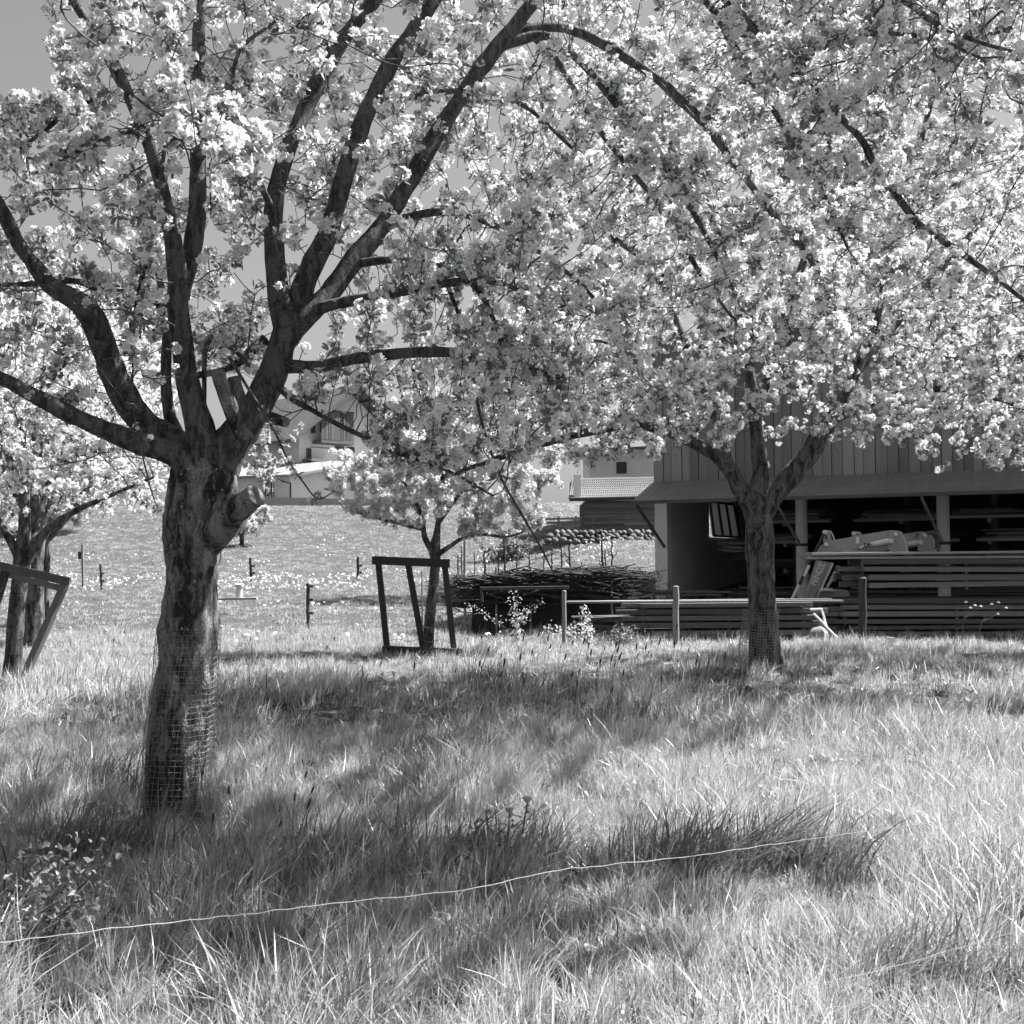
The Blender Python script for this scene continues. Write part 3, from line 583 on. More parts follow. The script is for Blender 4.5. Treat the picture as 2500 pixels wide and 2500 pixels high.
# --- the big tree in front
D = 7.4
def thin(c, f):
    n = len(c); return [(x, y, z, r*(1-(1-f)*min(1, 2.5*i/n))) for i, (x, y, z, r) in enumerate(c)]
L1 = [
 ('trunk', chain_pts([(331, 1590, 122, D), (332, 1500, 112, D), (338, 1400, 106, D), (350, 1230, 102, D), (358, 1110, 98, D), (369, 1010, 106, D), (378, 935, 120, D), (385, 895, 122, D), (390, 868, 96, D)]), 0, 1),
 ('limb', chain_pts([(372, 905, 66, D-.06), (335, 862, 46, D-.12), (250, 832, 40, D-.25), (150, 790, 34, D-.45), (60, 745, 30, D-.6), (0, 713, 27, D-.7), (-110, 665, 22, D-.8), (-240, 590, 14, D-.9)]), 0, .35),
 ('limb', chain_pts([(375, 880, 62, D+.05), (330, 832, 52, D+.1), (270, 795, 50, D+.1), (222, 725, 50, D), (196, 650, 50, D-.1), (160, 580, 46, D-.2), (95, 535, 34, D-.3), (42, 470, 28, D-.4), (5, 400, 25, D-.5), (-50, 300, 20, D-.6), (-90, 180, 15, D-.7)]), 0, .4),
 ('limb', chain_pts([(398, 900, 84, D-.03), (375, 800, 56, D-.08), (355, 720, 46, D-.1), (338, 600, 45, D-.15), (332, 500, 42, D-.15), (318, 410, 34, D-.2), (290, 300, 30, D-.3), (262, 225, 28, D-.35), (212, 118, 26, D-.45), (150, 20, 22, D-.5), (100, -70, 18, D-.6), (60, -220, 12, D-.6)]), 0, .35),
 ('limb', chain_pts([(340, 560, 36, D-.1), (362, 470, 38, D), (372, 400, 38, D+.05), (375, 300, 34, D+.1), (372, 180, 34, D+.1), (375, 60, 30, D+.1), (385, -60, 24, D+.1), (380, -230, 14, D)]), 0, .25),
 ('limb', chain_pts([(360, 880, 40, D+.2), (322, 790, 26, D+.25), (312, 700, 23, D+.25), (316, 620, 22, D+.3), (300, 520, 16, D+.5), (270, 420, 10, D+.8)]), 0, .5),
 ('limb', chain_pts([(395, 905, 92, D), (430, 845, 80, D), (475, 785, 68, D+.05), (515, 705, 64, D+.1), (538, 620, 56, D+.1), (545, 580, 54, D+.1)]), 0, .9),
 ('limb', chain_pts([(538, 620, 50, D+.1), (522, 530, 42, D+.05), (516, 400, 38, D), (543, 285, 38, D), (592, 170, 36, D+.1), (655, 65, 34, D+.15), (712, -10, 32, D+.2), (780, -120, 24, D+.2), (830, -240, 14, D+.2)]), 0, .25),
 ('limb', chain_pts([(532, 645, 44, D+.12), (552, 590, 46, D+.15), (580, 520, 46, D+.2), (618, 440, 44, D+.25), (660, 300, 42, D+.3), (700, 195, 40, D+.35), (750, 100, 36, D+.35), (815, 5, 33, D+.4), (880, -110, 26, D+.4), (960, -240, 14, D+.4)]), 0, .3),
 ('limb', chain_pts([(528, 662, 40, D+.1), (560, 612, 44, D+.12), (610, 565, 44, D+.2), (668, 490, 44, D+.3), (725, 420, 42, D+.4), (786, 318, 40, D+.5), (845, 222, 38, D+.6), (897, 143, 36, D+.7), (945, 80, 34, D+.75), (1010, 0, 30, D+.8), (1090, -80, 24, D+.7), (1180, -160, 16, D+.6)]), 0, .2),
 ('branch', chain_pts([(930, 100, 26, D+.75), (975, 62, 24, D+.8), (1040, 50, 21, D+.9), (1095, 62, 19, D+1), (1167, 100, 18, D+1), (1239, 148, 18, D+1.05), (1279, 184, 18, D+1.05), (1335, 240, 17, D+1.1), (1383, 304, 16, D+1.1), (1423, 356, 15, D+1.1), (1471, 420, 13, D+1.1), (1519, 472, 12, D+1.1), (1555, 540, 9, D+1.1), (1590, 620, 6, D+1.1)]), 0, .1),
 ('branch', chain_pts([(950, 85, 22, D+.75), (1024, 68, 18, D+.8), (1087, 108, 17, D+.7), (1135, 160, 16, D+.65), (1175, 212, 15, D+.6), (1240, 285, 14, D+.55), (1290, 370, 12, D+.5), (1330, 440, 10, D+.5), (1390, 560, 7, D+.4)]), 0, .1),
 ('branch', chain_pts([(1000, 60, 16, D+.85), (1060, 130, 13, D+1.1), (1120, 230, 12, D+1.2), (1183, 312, 12, D+1.3), (1231, 368, 11, D+1.3), (1279, 424, 11, D+1.3), (1300, 480, 10, D+1.3), (1339, 540, 9, D+1.3), (1383, 600, 7, D+1.3), (1440, 660, 4, D+1.3)]), 0, .1),
 ('branch', chain_pts([(1090, -80, 20, D+.6), (1230, -90, 20, D+.3), (1340, -30, 20, D), (1407, 40, 18, D-.1), (1447, 72, 17, D-.1), (1491, 120, 16, D-.2), (1535, 172, 15, D-.2), (1619, 256, 14, D-.3), (1651, 312, 14, D-.3), (1691, 368, 14, D-.3), (1735, 424, 13, D-.3), (1799, 468, 12, D-.3), (1879, 524, 10, D-.3), (1960, 590, 7, D-.3)]), 0, .1),
 ('branch', chain_pts([(1230, -90, 16, D+.3), (1330, 0, 14, D+.4), (1380, 80, 13, D+.4), (1419, 152, 13, D+.4), (1463, 212, 13, D+.4), (1495, 264, 12, D+.4), (1523, 308, 11, D+.4), (1560, 380, 8, D+.4), (1600, 470, 5, D+.4)]), 0, .1),
 ('branch', chain_pts([(1491, 120, 11, D-.2), (1559, 80, 10, D-.4), (1639, 64, 9, D-.6), (1759, 72, 7, D-.8), (1850, 110, 5, D-1)]), 0, .1),
 ('branch', chain_pts([(1340, -30, 18, D), (1500, -60, 16, D-.5), (1680, -10, 14, D-1), (1760, 40, 12, D-1.2), (1850, 80, 9, D-1.4), (1960, 110, 6, D-1.5)]), 0, .1),
 ('branch', chain_pts([(530, 690, 30, D+.1), (600, 692, 24, D+.1), (665, 678, 22, D+.1), (744, 668, 21, D+.1), (824, 664, 20, D+.1), (916, 672, 16, D+.1), (990, 690, 10, D+.15), (1060, 720, 6, D+.2)]), 0, .2),
 ('branch', chain_pts([(570, 600, 24, D+.15), (616, 578, 22, D+.1), (704, 560, 20, D), (784, 545, 18, D-.05), (884, 530, 14, D-.1), (960, 540, 9, D-.1), (1030, 580, 6, D-.1)]), 0, .2),
 ('branch', chain_pts([(660, 500, 20, D+.3), (740, 490, 14, D+.2), (830, 500, 12, D+.1), (895, 540, 12, D), (930, 600, 9, D), (960, 680, 6, D)]), 0, .1),
 ('branch', chain_pts([(725, 420, 18, D+.4), (830, 400, 14, D+.6), (920, 420, 12, D+.8), (1010, 470, 10, D+.9), (1100, 540, 8, D+1), (1180, 640, 5, D+1)]), 0, .1),
 ('branch', chain_pts([(515, 720, 20, D), (555, 755, 12, D-.3), (584, 771, 10.5, D-.45), (638, 801, 9.5, D-.5), (704, 832, 8.5, D-.55), (764, 860, 7.5, D-.55), (850, 891, 6, D-.6), (930, 935, 4, D-.6)]), 0, .2),
 ('branch', chain_pts([(830, 500, 9, D+.1), (880, 640, 7, D), (905, 780, 6, D-.1), (940, 889, 5, D-.15), (982, 967, 4.5, D-.2), (1021, 1034, 4, D-.2), (1044, 1081, 2.5, D-.2)]), 0, .8),
 ('branch', chain_pts([(430, 670, 7, D-.3), (464, 726, 6, D-.5), (514, 807, 4.5, D-.6), (543, 867, 4, D-.6), (573, 911, 3.5, D-.6), (600, 941, 3, D-.6), (634, 925, 2, D-.6)]), 0, .75),
 ('branch', chain_pts([(316, 240, 8, D-.6), (298, 370, 7, D-.8), (276, 500, 6, D-.9), (256, 572, 5, D-.9), (250, 720, 4, D-.9), (252, 778, 3.5, D-.9), (280, 906, 3, D-.9), (297, 960, 2, D-.9)]), 0, .3),
 ('branch', chain_pts([(240, 170, 16, D-.35), (190, 185, 13, D-.5), (140, 200, 11, D-.6), (80, 250, 8, D-.7), (20, 290, 5, D-.7)]), 0, .2),
 ('branch', chain_pts([(290, 300, 12, D-.3), (255, 250, 11, D-.4), (200, 262, 10, D-.5), (150, 285, 8, D-.6), (60, 330, 5, D-.6)]), 0, .2),
 ('branch', chain_pts([(196, 550, 14, D-.1), (140, 530, 12, D-.2), (70, 535, 10, D-.3), (0, 540, 8, D-.3), (-80, 560, 5, D-.3)]), 0, .2),
 ('branch', chain_pts([(332, 590, 12, D-.1), (290, 570, 10, D-.2), (240, 550, 8, D-.3), (170, 545, 6, D-.5)]), 0, .3),
 ('branch', chain_pts([(385, 760, 9, D-.1), (390, 650, 9, D-.2), (430, 650, 9, D-.2), (470, 690, 8, D-.4)]), 0, .5),
 ('branch', chain_pts([(500, 640, 22, D+.1), (440, 690, 13, D+.2), (380, 708, 10, D+.2), (365, 712, 8, D+.2)]), 0, .9),
 ('branch', chain_pts([(516, 400, 14, D), (470, 300, 11, D-.4), (440, 200, 9, D-.9), (450, 100, 8, D-1.3), (520, 40, 6, D-1.5)]), 0, .2),
 ('branch', chain_pts([(375, 300, 14, D+.1), (420, 260, 11, D-.5), (440, 230, 9, D-1.1), (380, 220, 8, D-1.6), (330, 260, 6, D-1.9)]), 0, .3),
 ('branch', chain_pts([(592, 170, 14, D+.1), (620, 100, 11, D-.5), (600, 60, 9, D-1.1), (560, 50, 7, D-1.5)]), 0, .3),
 ('branch', chain_pts([(700, 195, 14, D+.35), (800, 180, 11, D+.3), (900, 170, 10, D+.3), (990, 200, 9, D+.3), (1080, 280, 6, D+.3)]), 0, .2),
]
L1 = [(a, thin(b, .84) if (a == 'limb' and 3 <= i <= 9) else b, c, d) for i, (a, b, c, d) in enumerate(L1)]
CLEAR1 = [(-400, 1000, 3000, 3000), (-50, -50, 70, 172), (70, -50, 90, 60), (530, 755, 695, 945), (290, 880, 560, 3000), (340, 700, 500, 900), (420, 830, 640, 1100), (250, 760, 420, 900), (640, 905, 2000, 2000), (60, 850, 330, 1000), (1250, 780, 2000, 1200), (1000, 860, 2000, 1200)]
def att1(sk, rs):
    A = around(2100, (.34, .45, .36), .028, .06, 1.9)(sk, rs)
    B = around(1100, (.7, .7, .5), .04, .1, 2.2)(sk, rs)
    C_ = []
    # crown mostly unseen above the frame, added sunward and left to shade grass
    C_ = ellip([(-1.6, 7.2, 5.5, 2.6, 1.5, 1.2, 420), (.9, 7.8, 5.5, 2.2, 1.3, 1.0, 380), (-2.8, 6.9, 4.3, 1.2, 1.2, 1.3, 180), (2.6, 7.2, 5.6, 2.0, 1.3, .6, 350), (-.2, 7.0, 6.3, 3.2, 1.3, .7, 400), (2.9, 7.7, 6.3, 2.5, 1.1, .6, 1200), (2.4, 6.3, 4.5, 1.5, .8, .6, 200), (-.75, 8.3, 4.3, 1.0, .7, .9, 700), (-.2, 8.6, 3.5, .9, .7, .7, 350)], 2.5)(sk, rs)
    q = np.vstack([A, B, C_]); q = q[q[:, 1] > 4.4]
    return q
b1 = PD(331, 1550, D); b1.z = gz(b1.x, b1.y)-.02
tree1, sk1 = build_tree('apple_tree', 'large blossoming foreground apple tree with a thick trunk and sawn side stump', b1, L1, att1, CL_NEAR, 1.1, mat='bark', kinds=[.24, .22, .2, .14, .2], clear=CLEAR1, front=300, seed=5, sides=44, grow=dict(step=.09, kill=.13, infl=.9, iters=45, jit=.3), rough=.19, bare=.014, flare=.3, size=(.56, 1.12), limbclear=.45)
def leaf_spray(rows_list, parent, seed):
    r = np.random.default_rng(seed); pts = []; rot = []; sc = []
    for rows, n, s_ in rows_list:
        c = spline(chain_pts(rows), 8)
        for _ in range(n):
            q = c[r.integers(2, len(c)), :3]+r.normal(0, .018, 3); pts.append(q); rot.append(tuple(r.uniform(-1.2, 1.2, 2))+(r.uniform(0, 6),)); sc.append(s_*r.uniform(.7, 1.3))
    pts.append(pts[-1]+.01); rot.append((0, 0, 0)); sc.append(.5)
    scatter('leaf_spray', np.array(pts), np.array(rot), np.array(sc), r.integers(0, 4, len(pts)), [CL_NEAR[4], CL_NEAR[2], CL_NEAR[4], CL_NEAR[0]], parent)
leaf_spray([([(464, 726, 6, D-.5), (514, 807, 4.5, D-.6), (543, 867, 4, D-.6), (573, 911, 3.5, D-.6), (600, 941, 3, D-.6), (634, 925, 2, D-.6)], 13, .62),
            ([(252, 778, 3.5, D-.9), (280, 906, 3, D-.9), (297, 960, 2, D-.9)], 8, .5),
            ([(940, 889, 5, D-.15), (982, 967, 4.5, D-.2), (1021, 1034, 4, D-.2), (1044, 1081, 2.5, D-.2)], 5, .45),
            ([(690, 826, 12, D-.55), (704, 832, 12, D-.55), (764, 860, 11, D-.55), (850, 891, 9, D-.6), (930, 935, 5, D-.6)], 14, .7),
            ([(150, 790, 34, D-.45), (60, 745, 30, D-.6), (0, 713, 27, D-.7)], 5, .8)], tree1, 3)
def stump(nm, rows, parent, matcut='cutwood', n=22):
    c = chain_pts(rows); V, F, cc = limb_mesh(c, 5, n, 3.3, .14); mb = MB(); mb.add(V, F, 0); mb.m[-1] = 1
    return mb.build(nm, [M['bark'], M[matcut]], parent, True)
stump('sawn_stump', [(392, 1022, 62, D-.05), (418, 992, 58, D-.14), (440, 966, 50, D-.22), (464, 948, 50, D-.3), (482, 934, 46, D-.34)], tree1)
stump('sawn_stump', [(462, 830, 36, D-.08), (435, 770, 30, D-.12), (418, 725, 28, D-.14), (410, 700, 26, D-.14)], tree1)
stump('sawn_stump', [(470, 800, 30, D), (450, 750, 26, D), (440, 712, 24, D)], tree1)
stump('sawn_stump', [(500, 785, 24, D-.1), (522, 792, 22, D-.22), (540, 797, 20, D-.27)], tree1)
stump('broken_stub', [(425, 702, 10, D-.1), (395, 704, 13, D-.16), (366, 708, 9, D-.2)], tree1)

# --- second tree (right), its trunk stands in front of the barn
D2 = 14.4
L2 = [
 ('trunk', chain_pts([(1448, 1300, 66, D2), (1444, 1260, 60, D2), (1438, 1150, 52, D2), (1434, 1050, 50, D2), (1432, 980, 52, D2), (1432, 940, 54, D2), (1434, 900, 34, D2), (1432, 850, 30, D2), (1425, 790, 26, D2), (1410, 680, 20, D2), (1380, 540, 15, D2-.2), (1340, 400, 10, D2-.4)]), 0, .6),
 ('limb', chain_pts([(1428, 965, 40, D2), (1398, 925, 34, D2), (1372, 880, 28, D2-.1), (1330, 848, 22, D2-.2), (1260, 815, 20, D2-.3), (1190, 802, 18, D2-.4), (1095, 818, 16, D2-.5), (1000, 845, 13, D2-.5), (900, 878, 10, D2-.5), (840, 900, 6, D2-.5)]), 0, .35),
 ('limb', chain_pts([(1440, 965, 44, D2), (1472, 918, 40, D2), (1520, 865, 40, D2), (1562, 795, 34, D2), (1605, 715, 26, D2), (1645, 620, 20, D2), (1680, 480, 16, D2), (1720, 330, 13, D2), (1760, 180, 10, D2), (1790, 40, 7, D2)]), 0, .35),
 ('limb', chain_pts([(1562, 795, 20, D2), (1640, 762, 16, D2-.3), (1730, 735, 14, D2-.6), (1830, 740, 11, D2-.8), (1930, 770, 8, D2-1), (2020, 820, 5, D2-1)]), 0, .2),
 ('limb', chain_pts([(1380, 885, 18, D2-.1), (1340, 760, 16, D2+.4), (1290, 640, 15, D2+.8), (1230, 480, 13, D2+1), (1180, 320, 11, D2+1.1), (1150, 180, 8, D2+1.2)]), 0, .3),
 ('limb', chain_pts([(1425, 790, 18, D2), (1470, 640, 16, D2-.6), (1520, 480, 14, D2-1), (1560, 320, 12, D2-1.2), (1570, 150, 9, D2-1.3), (1580, 0, 6, D2-1.3)]), 0, .3),
 ('limb', chain_pts([(1605, 715, 18, D2), (1700, 600, 15, D2+.6), (1800, 480, 13, D2+1), (1900, 360, 11, D2+1.2), (1990, 240, 8, D2+1.3)]), 0, .3),
 ('limb', chain_pts([(1410, 680, 16, D2), (1300, 560, 14, D2-.5), (1190, 470, 12, D2-.8), (1090, 420, 10, D2-1), (1010, 400, 6, D2-1)]), 0, .3),
]
def att2(sk, rs):
    return np.vstack([ellip([(3.2, 13.3, 5.3, 3.6, 2.8, 2.6, 4000), (.8, 12.8, 3.5, 2.1, 1.4, 1.0, 1100), (5.5, 12.5, 3.15, 2.0, 1.4, .8, 1400), (3.4, 12.4, 7.3, 3.4, 2.4, 1.1, 2400), (.9, 13.3, 2.95, 1.3, 1.0, .55, 600)], 2.35)(sk, rs), around(1400, (.5, .6, .42), .06, 0, 2.7)(sk, rs)])  # high ellipsoid thickens the crown above the view to deepen shade on the grass
CLEAR2 = [(-400, 885, 1395, 3000), (1395, 905, 1560, 3000), (1560, 870, 1750, 2000), (1560, 925, 4000, 3000), (1000, -50, 1000, 0)]
b2 = PD(1445, 1278, D2); b2.z = gz(b2.x, b2.y)-.02
tree2, sk2 = build_tree('apple_tree', 'apple tree in full blossom whose grey trunk stands before the timber shed', b2, L2, att2, CL_MID, 1.85, mat='bark2', kinds=[.35, .3, .25, .1], clear=CLEAR2, seed=8, rough=.16, sides=20, grow=dict(step=.13, kill=.2, infl=1.5, iters=55, jit=.28), size=(.6, 1.02), sub=7)

# --- generic tree by numbers
def simple_tree(name, label, px, depth, trunk_top, r0, spec, cl, prob, seed, group=None, lean=0, att_n=None, kinds=None, size=(.9, 1.4), zmin=1.7, clear=(), nl=6, mat='bark2', grow=None, xw=None, clearw=None):
    rs = np.random.default_rng(seed); x = (px-1250)/FPX*depth if xw is None else xw; y = depth; z = gz(x, y)
    top = Vector((x+lean, y, z+trunk_top)); L = [('trunk', [(x, y, z-.08, r0*1.2), (x+lean*.3, y, z+trunk_top*.35, r0*.95), (x+lean*.7, y, z+trunk_top*.75, r0*.9), (top.x, top.y, top.z, r0*.95), (top.x+lean*.1, top.y, top.z+.25, r0*.6)], 0, 1)]
    cx, cy, cz, rx, ry, rz, n = spec
    for k in range(nl):
        a = k*6.283/nl+rs.uniform(-.3, .3); f = rs.uniform(.55, .8); up = rs.uniform(.3, 1.0)
        e = Vector((cx+math.cos(a)*rx*f, cy+math.sin(a)*ry*f, cz+rz*(up-.4)))
        m1 = top.lerp(e, .35)+Vector((0, 0, .12*rz)); m2 = top.lerp(e, .7)+Vector((0, 0, .15*rz))
        L.append(('limb', [(top.x, top.y, top.z-.05, r0*.5), (m1.x, m1.y, m1.z, r0*.38), (m2.x, m2.y, m2.z, r0*.26), (e.x, e.y, e.z, r0*.1)], 0, .3))
    g = dict(step=.14, kill=.2, infl=1.5, iters=40, jit=.28); g.update(grow or {})
    return build_tree(name, label, (x, y, z-.02), L, ellip([(cx, cy, cz, rx, ry, rz, n)], zmin), cl, prob, group, mat, kinds, clear, 0, g, seed, 10, size)
# small tree inside the leaning wooden frame
D3 = 18.4
L3 = [('trunk', chain_pts([(806, 1240, 24, D3), (810, 1180, 20, D3), (817, 1110, 19, D3), (822, 1060, 20, D3), (820, 1035, 22, D3), (825, 1000, 12, D3), (832, 940, 9, D3), (840, 860, 6, D3)]), 0, .7),
 ('limb', chain_pts([(818, 1042, 15, D3), (802, 1015, 11, D3), (795, 975, 9, D3), (775, 930, 7, D3-.2), (740, 880, 5, D3-.3)]), 0, .3),
 ('limb', chain_pts([(822, 1048, 12, D3), (850, 1030, 9, D3-.1), (872, 1016, 8, D3-.1), (910, 1008, 7, D3-.1), (960, 1012, 5, D3), (1020, 990, 3, D3)]), 0, .3),
 ('limb', chain_pts([(800, 1000, 7, D3), (760, 990, 6, D3-.2), (700, 975, 5, D3-.3), (650, 960, 3, D3-.3)]), 0, .3),
 ('limb', chain_pts([(825, 990, 9, D3), (870, 930, 7, D3+.3), (930, 870, 6, D3+.5), (990, 830, 3, D3+.5)]), 0, .3)]
b3 = PD(806, 1228, D3); b3.z = gz(b3.x, b3.y)-.02
c3 = PD(830, 880, D3)
build_tree('apple_tree', 'small bright apple tree growing inside the upright dark wooden frame', b3, L3, ellip([(c3.x, D3, c3.z, 1.95, 1.5, .85, 1500), (c3.x, D3, c3.z+.5, 1.2, 1.0, .7, 500)], 1.9), CL_SMALL, 2.6, mat='bark2', seed=12, kinds=[.25, .55, .15, .05], clear=[(-100, 1010, 3000, 3000), (0, 600, 612, 1100), (520, 930, 640, 1100), (600, 600, 690, 850)], grow=dict(step=.13, kill=.2, infl=1.3, iters=35, jit=.3), size=(.7, 1.1), sides=12)
# trees on the left
x4 = (26-1250)/FPX*14.2
build_tree('apple_tree', 'slender apple tree at the left edge, its trunk beside the leaning wooden support', (x4, 14.2, gz(x4, 14.2)-.02),
  [('trunk', chain_pts([(18, 1310, 38, 14.2), (24, 1250, 32, 14.2), (34, 1130, 31, 14.2), (42, 1060, 32, 14.2), (46, 1000, 24, 14.2), (46, 900, 16, 14.2), (40, 780, 10, 14.2)]), 0, .7),
   ('limb', chain_pts([(42, 1070, 24, 14.2), (72, 1020, 20, 14.2), (100, 990, 14, 14.2), (150, 960, 12, 14.1), (220, 930, 8, 14), (290, 900, 5, 13.9)]), 0, .35),
   ('limb', chain_pts([(38, 1060, 18, 14.2), (20, 1020, 16, 14.2), (-20, 960, 13, 14.3), (-80, 880, 10, 14.4), (-140, 780, 6, 14.5)]), 0, .35),
   ('limb', chain_pts([(60, 1030, 14, 14.2), (85, 940, 12, 14.5), (110, 880, 10, 14.7), (170, 855, 7, 14.9), (220, 800, 4, 15)]), 0, .3)],
  ellip([(-5.2, 14.3, 3.5, 2.1, 1.9, 1.5, 2200), (-6.6, 14.2, 4.1, 2.0, 1.8, 1.5, 900)], 2.0), CL_MID, .95, seed=21, kinds=[.35, .3, .2, .15], clear=[(-400, 1030, 900, 3000), (320, 500, 900, 1100)], grow=dict(step=.13, kill=.2, infl=1.3, iters=40), size=(.85, 1.35), sides=14)
simple_tree('apple_tree', 'dark-trunked apple tree with a mesh guard behind the leaning support on the left', 85, 20.5, 1.9, .17, (-8.0, 20.8, 4.2, 2.8, 2.4, 2.0, 1700), CL_MID, .9, 31, clear=[(-400, 1035, 900, 3000), (325, 500, 900, 1200)], zmin=2.2)
simple_tree('apple_tree', 'thin-stemmed apple tree farthest back on the left', 112, 25.5, 1.8, .1, (-8.6, 26, 4.1, 2.4, 2.2, 1.7, 1300), CL_MID, .9, 33, clear=[(-400, 1035, 900, 3000), (325, 500, 900, 1200)], zmin=2.3)
# crown leaning in from beyond the right edge
simple_tree('apple_tree', 'blossoming apple crown reaching in from the right edge in front of the shed', 0, 17.5, 2.4, .18, (7.6, 17.4, 5.0, 3.3, 2.6, 2.3, 3000), CL_MID, .95, 41, xw=9.0, clear=[(-400, 880, 4000, 3000)], zmin=3.3, nl=8)
simple_tree('apple_tree', 'farther blossoming apple tree whose crown closes the gap behind the second tree', 0, 34, 2.2, .2, (3.4, 36, 6.5, 5.0, 3.0, 3.2, 3000), CL_MID, 1.0, 43, xw=12.5, clear=[(-400, 800, 4000, 3000)], zmin=4.2, nl=8, size=(1.5, 2.2), grow=dict(step=.2, kill=.3, infl=4, iters=50))

# ================================================================== wire mesh guards
def guard(name, label, fn, nv, nh, wr, warp, seed):
    """fn(t)-> (centre, radius) for t 0..1 bottom to top"""
    root = thing(name, label, 'tree guard', fn(0)[0]); r = random.Random(seed); mb = MB(); mh = MB()
    def pos(a, t):
        c, rad = fn(t); q = Vector((math.cos(a), math.sin(a), 0)); n_ = noise.noise(Vector((q.x*1.5+seed, q.y*1.5, t*3)))
        return c+q*rad*(1+warp*n_)+Vector((0, 0, .02*noise.noise(Vector((q.x*3, q.y*3+seed, 1)))))
    for i in range(nv):
        a = i*6.283/nv; top = 1+.03*r.uniform(-1, 1)
        mb.tube([pos(a+.02*math.sin(t*9+i), t/14*top) for t in range(15)], wr, 3)
    for j in range(nh):
        t = j/(nh-1); mh.tube([pos(k*6.283/40, t) for k in range(41)], wr, 3, cap=False)
    mb.build('upright_wire', M['mesh_w'], root)['kind'] = 'stuff'; mh.build('ring_wire', M['mesh_w'], root)['kind'] = 'stuff'
def g1(t):
    y = 1545+(1185-1545)*t; cx = 331+(353-331)*t-12*(1-t)+4; p = PD(cx, y, D); rad = (68+(57-68)*t)*K*D/FPX
    return p, rad
guard('wire_guard', 'loose square wire mesh wrapped round the thick foreground trunk', g1, 42, 34, .0011, .14, 2)
def g2(t):
    y = 1285+(1150-1285)*t; p = PD(1436+8*(1-t)-14*(1-t), y, D2); return p, (40-8*t)*K*D2/FPX
guard('wire_guard', 'fine wire mesh flaring round the foot of the trunk before the shed', g2, 40, 26, .0022, .12, 5)

# ================================================================== wooden tree supports
def stake_frame():
    d = 17.7; root = thing('tree_support', 'upright dark wooden frame of two rails and three posts round the small tree', 'tree support', PD(790, 1232, d))
    beam('top_rail', PD(703, 1057, d), PD(848, 1063, d-.1), .09, .12, M['wood_dark'], root)
    beam('bottom_rail', PD(722, 1227, d), PD(872, 1233, d-.1), .1, .13, M['wood_dark'], root)
    beam('post', PD(714, 1062, d+.12), PD(732, 1240, d+.12), .085, .085, M['wood_dark'], root)
    beam('post', PD(770, 1064, d+.12), PD(801, 1238, d+.12), .085, .085, M['wood_dark'], root)
    beam('post', PD(839, 1066, d+.05), PD(858, 1240, d+.05), .085, .085, M['wood_dark'], root)
    for y0, y1 in ((1112, 1100), (1150, 1152), (1180, 1184), (1207, 1210)):
        mb = MB(); mb.tube([PD(722+12*k, y0+(y1-y0)*k/11+3*math.sin(k*1.9), d+.15) for k in range(12)], .004, 4); mb.build('wire', M['metal_w'], root)
stake_frame()
def lean_frame():
    d = 13.6; root = thing('tree_support', 'leaning weathered wooden support with two slanting legs at the left edge', 'tree support', PD(50, 1275, d))
    beam('rail', PD(-6, 1066, d), PD(132, 1098, d), .05, .09, M['wood_grey'], root)
    beam('rail', PD(20, 1085, d+.12), PD(124, 1112, d+.12), .05, .07, M['wood_grey'], root)
    beam('leg', PD(127, 1092, d+.05), PD(46, 1276, d+.1), .09, .07, M['wood_grey'], root)
    beam('leg', PD(104, 1160, d+.35), PD(58, 1262, d+.3), .08, .05, M['wood_pale'], root)
    beam('leg', PD(14, 1066, d+.05), PD(-24, 1190, d+.1), .09, .07, M['wood_dark'], root)
lean_frame()

# ================================================================== fences, posts, wire
def wire(name, label, pts, r, mat='metal_w'):
    c = spline([(p.x, p.y, p.z, r) for p in pts], 12); mb = MB()
    V = [tuple(q[:3]+np.array([0, 0, .0012*math.sin(i*1.3)+.003*noise.noise(Vector((i*.21, 3, 1)))])) for i, q in enumerate(c)]
    mb.tube(V, r, 6); return tag(mb.build(name, M[mat], None, True), label, 'fence wire')
wire('fence_wire', 'pale slack wire crossing the whole foreground', [PD(-120, 1795, 2.9), PD(0, 1779, 3.0), PD(180, 1756, 3.15), PD(370, 1735, 3.35), PD(500, 1721, 3.4), PD(640, 1703, 3.48), PD(870, 1680, 3.6), PD(1040, 1644, 3.78), PD(1150, 1632, 3.95), PD(1330, 1612, 4.35), PD(1480, 1590, 4.6), PD(1700, 1560, 4.9), PD(1932, 1530, 5.3), PD(2100, 1510, 5.6)], .0014)
wire('fence_wire', 'lower thin wire cutting the bottom right corner', [PD(1240, 1950, 2.6), PD(1400, 1905, 2.8), PD(1500, 1868, 2.95), PD(1700, 1820, 3.3), PD(1932, 1752, 3.7), PD(2100, 1700, 4)], .0008)
def round_post(name, label, px, ytop, ybot, wpx, d, mat, group=None, lean=0, insul=0):
    b = P(px+lean, ybot, d); t = P(px, ytop, d); b.z = gz(b.x, b.y)-.15 if ybot > 1300 else b.z; r = wpx*.5*d/FPX
    mb = MB(); mb.tube([b.lerp(t, k/6)+Vector((r*.12*math.sin(k*2+px), 0, 0)) for k in range(7)]+[t+Vector((0, 0, r*.25))], [r*1.05, r, r*.97, r, r*.98, r, r*.97, r*.6], 10)
    if not insul: return tag(mb.build(name, M[mat], None, True), label, 'fence post', group)
    root = thing(name, label, 'fence post', b, group); mb.build('post', M[mat], root, True)
    for k in range(insul):
        q = b.lerp(t, .45+.25*k); m2 = MB(); m2.tube([q, q+Vector((r*2.4, -.02, .005))], r*.6, 6); m2.tube([q+Vector((r*2.2, -.02, -r*.7)), q+Vector((r*2.2, -.02, r*.7))], r*.9, 6); m2.build('insulator', M['paint_d'], root)
    return root
GM = 'posts of the meadow fence'
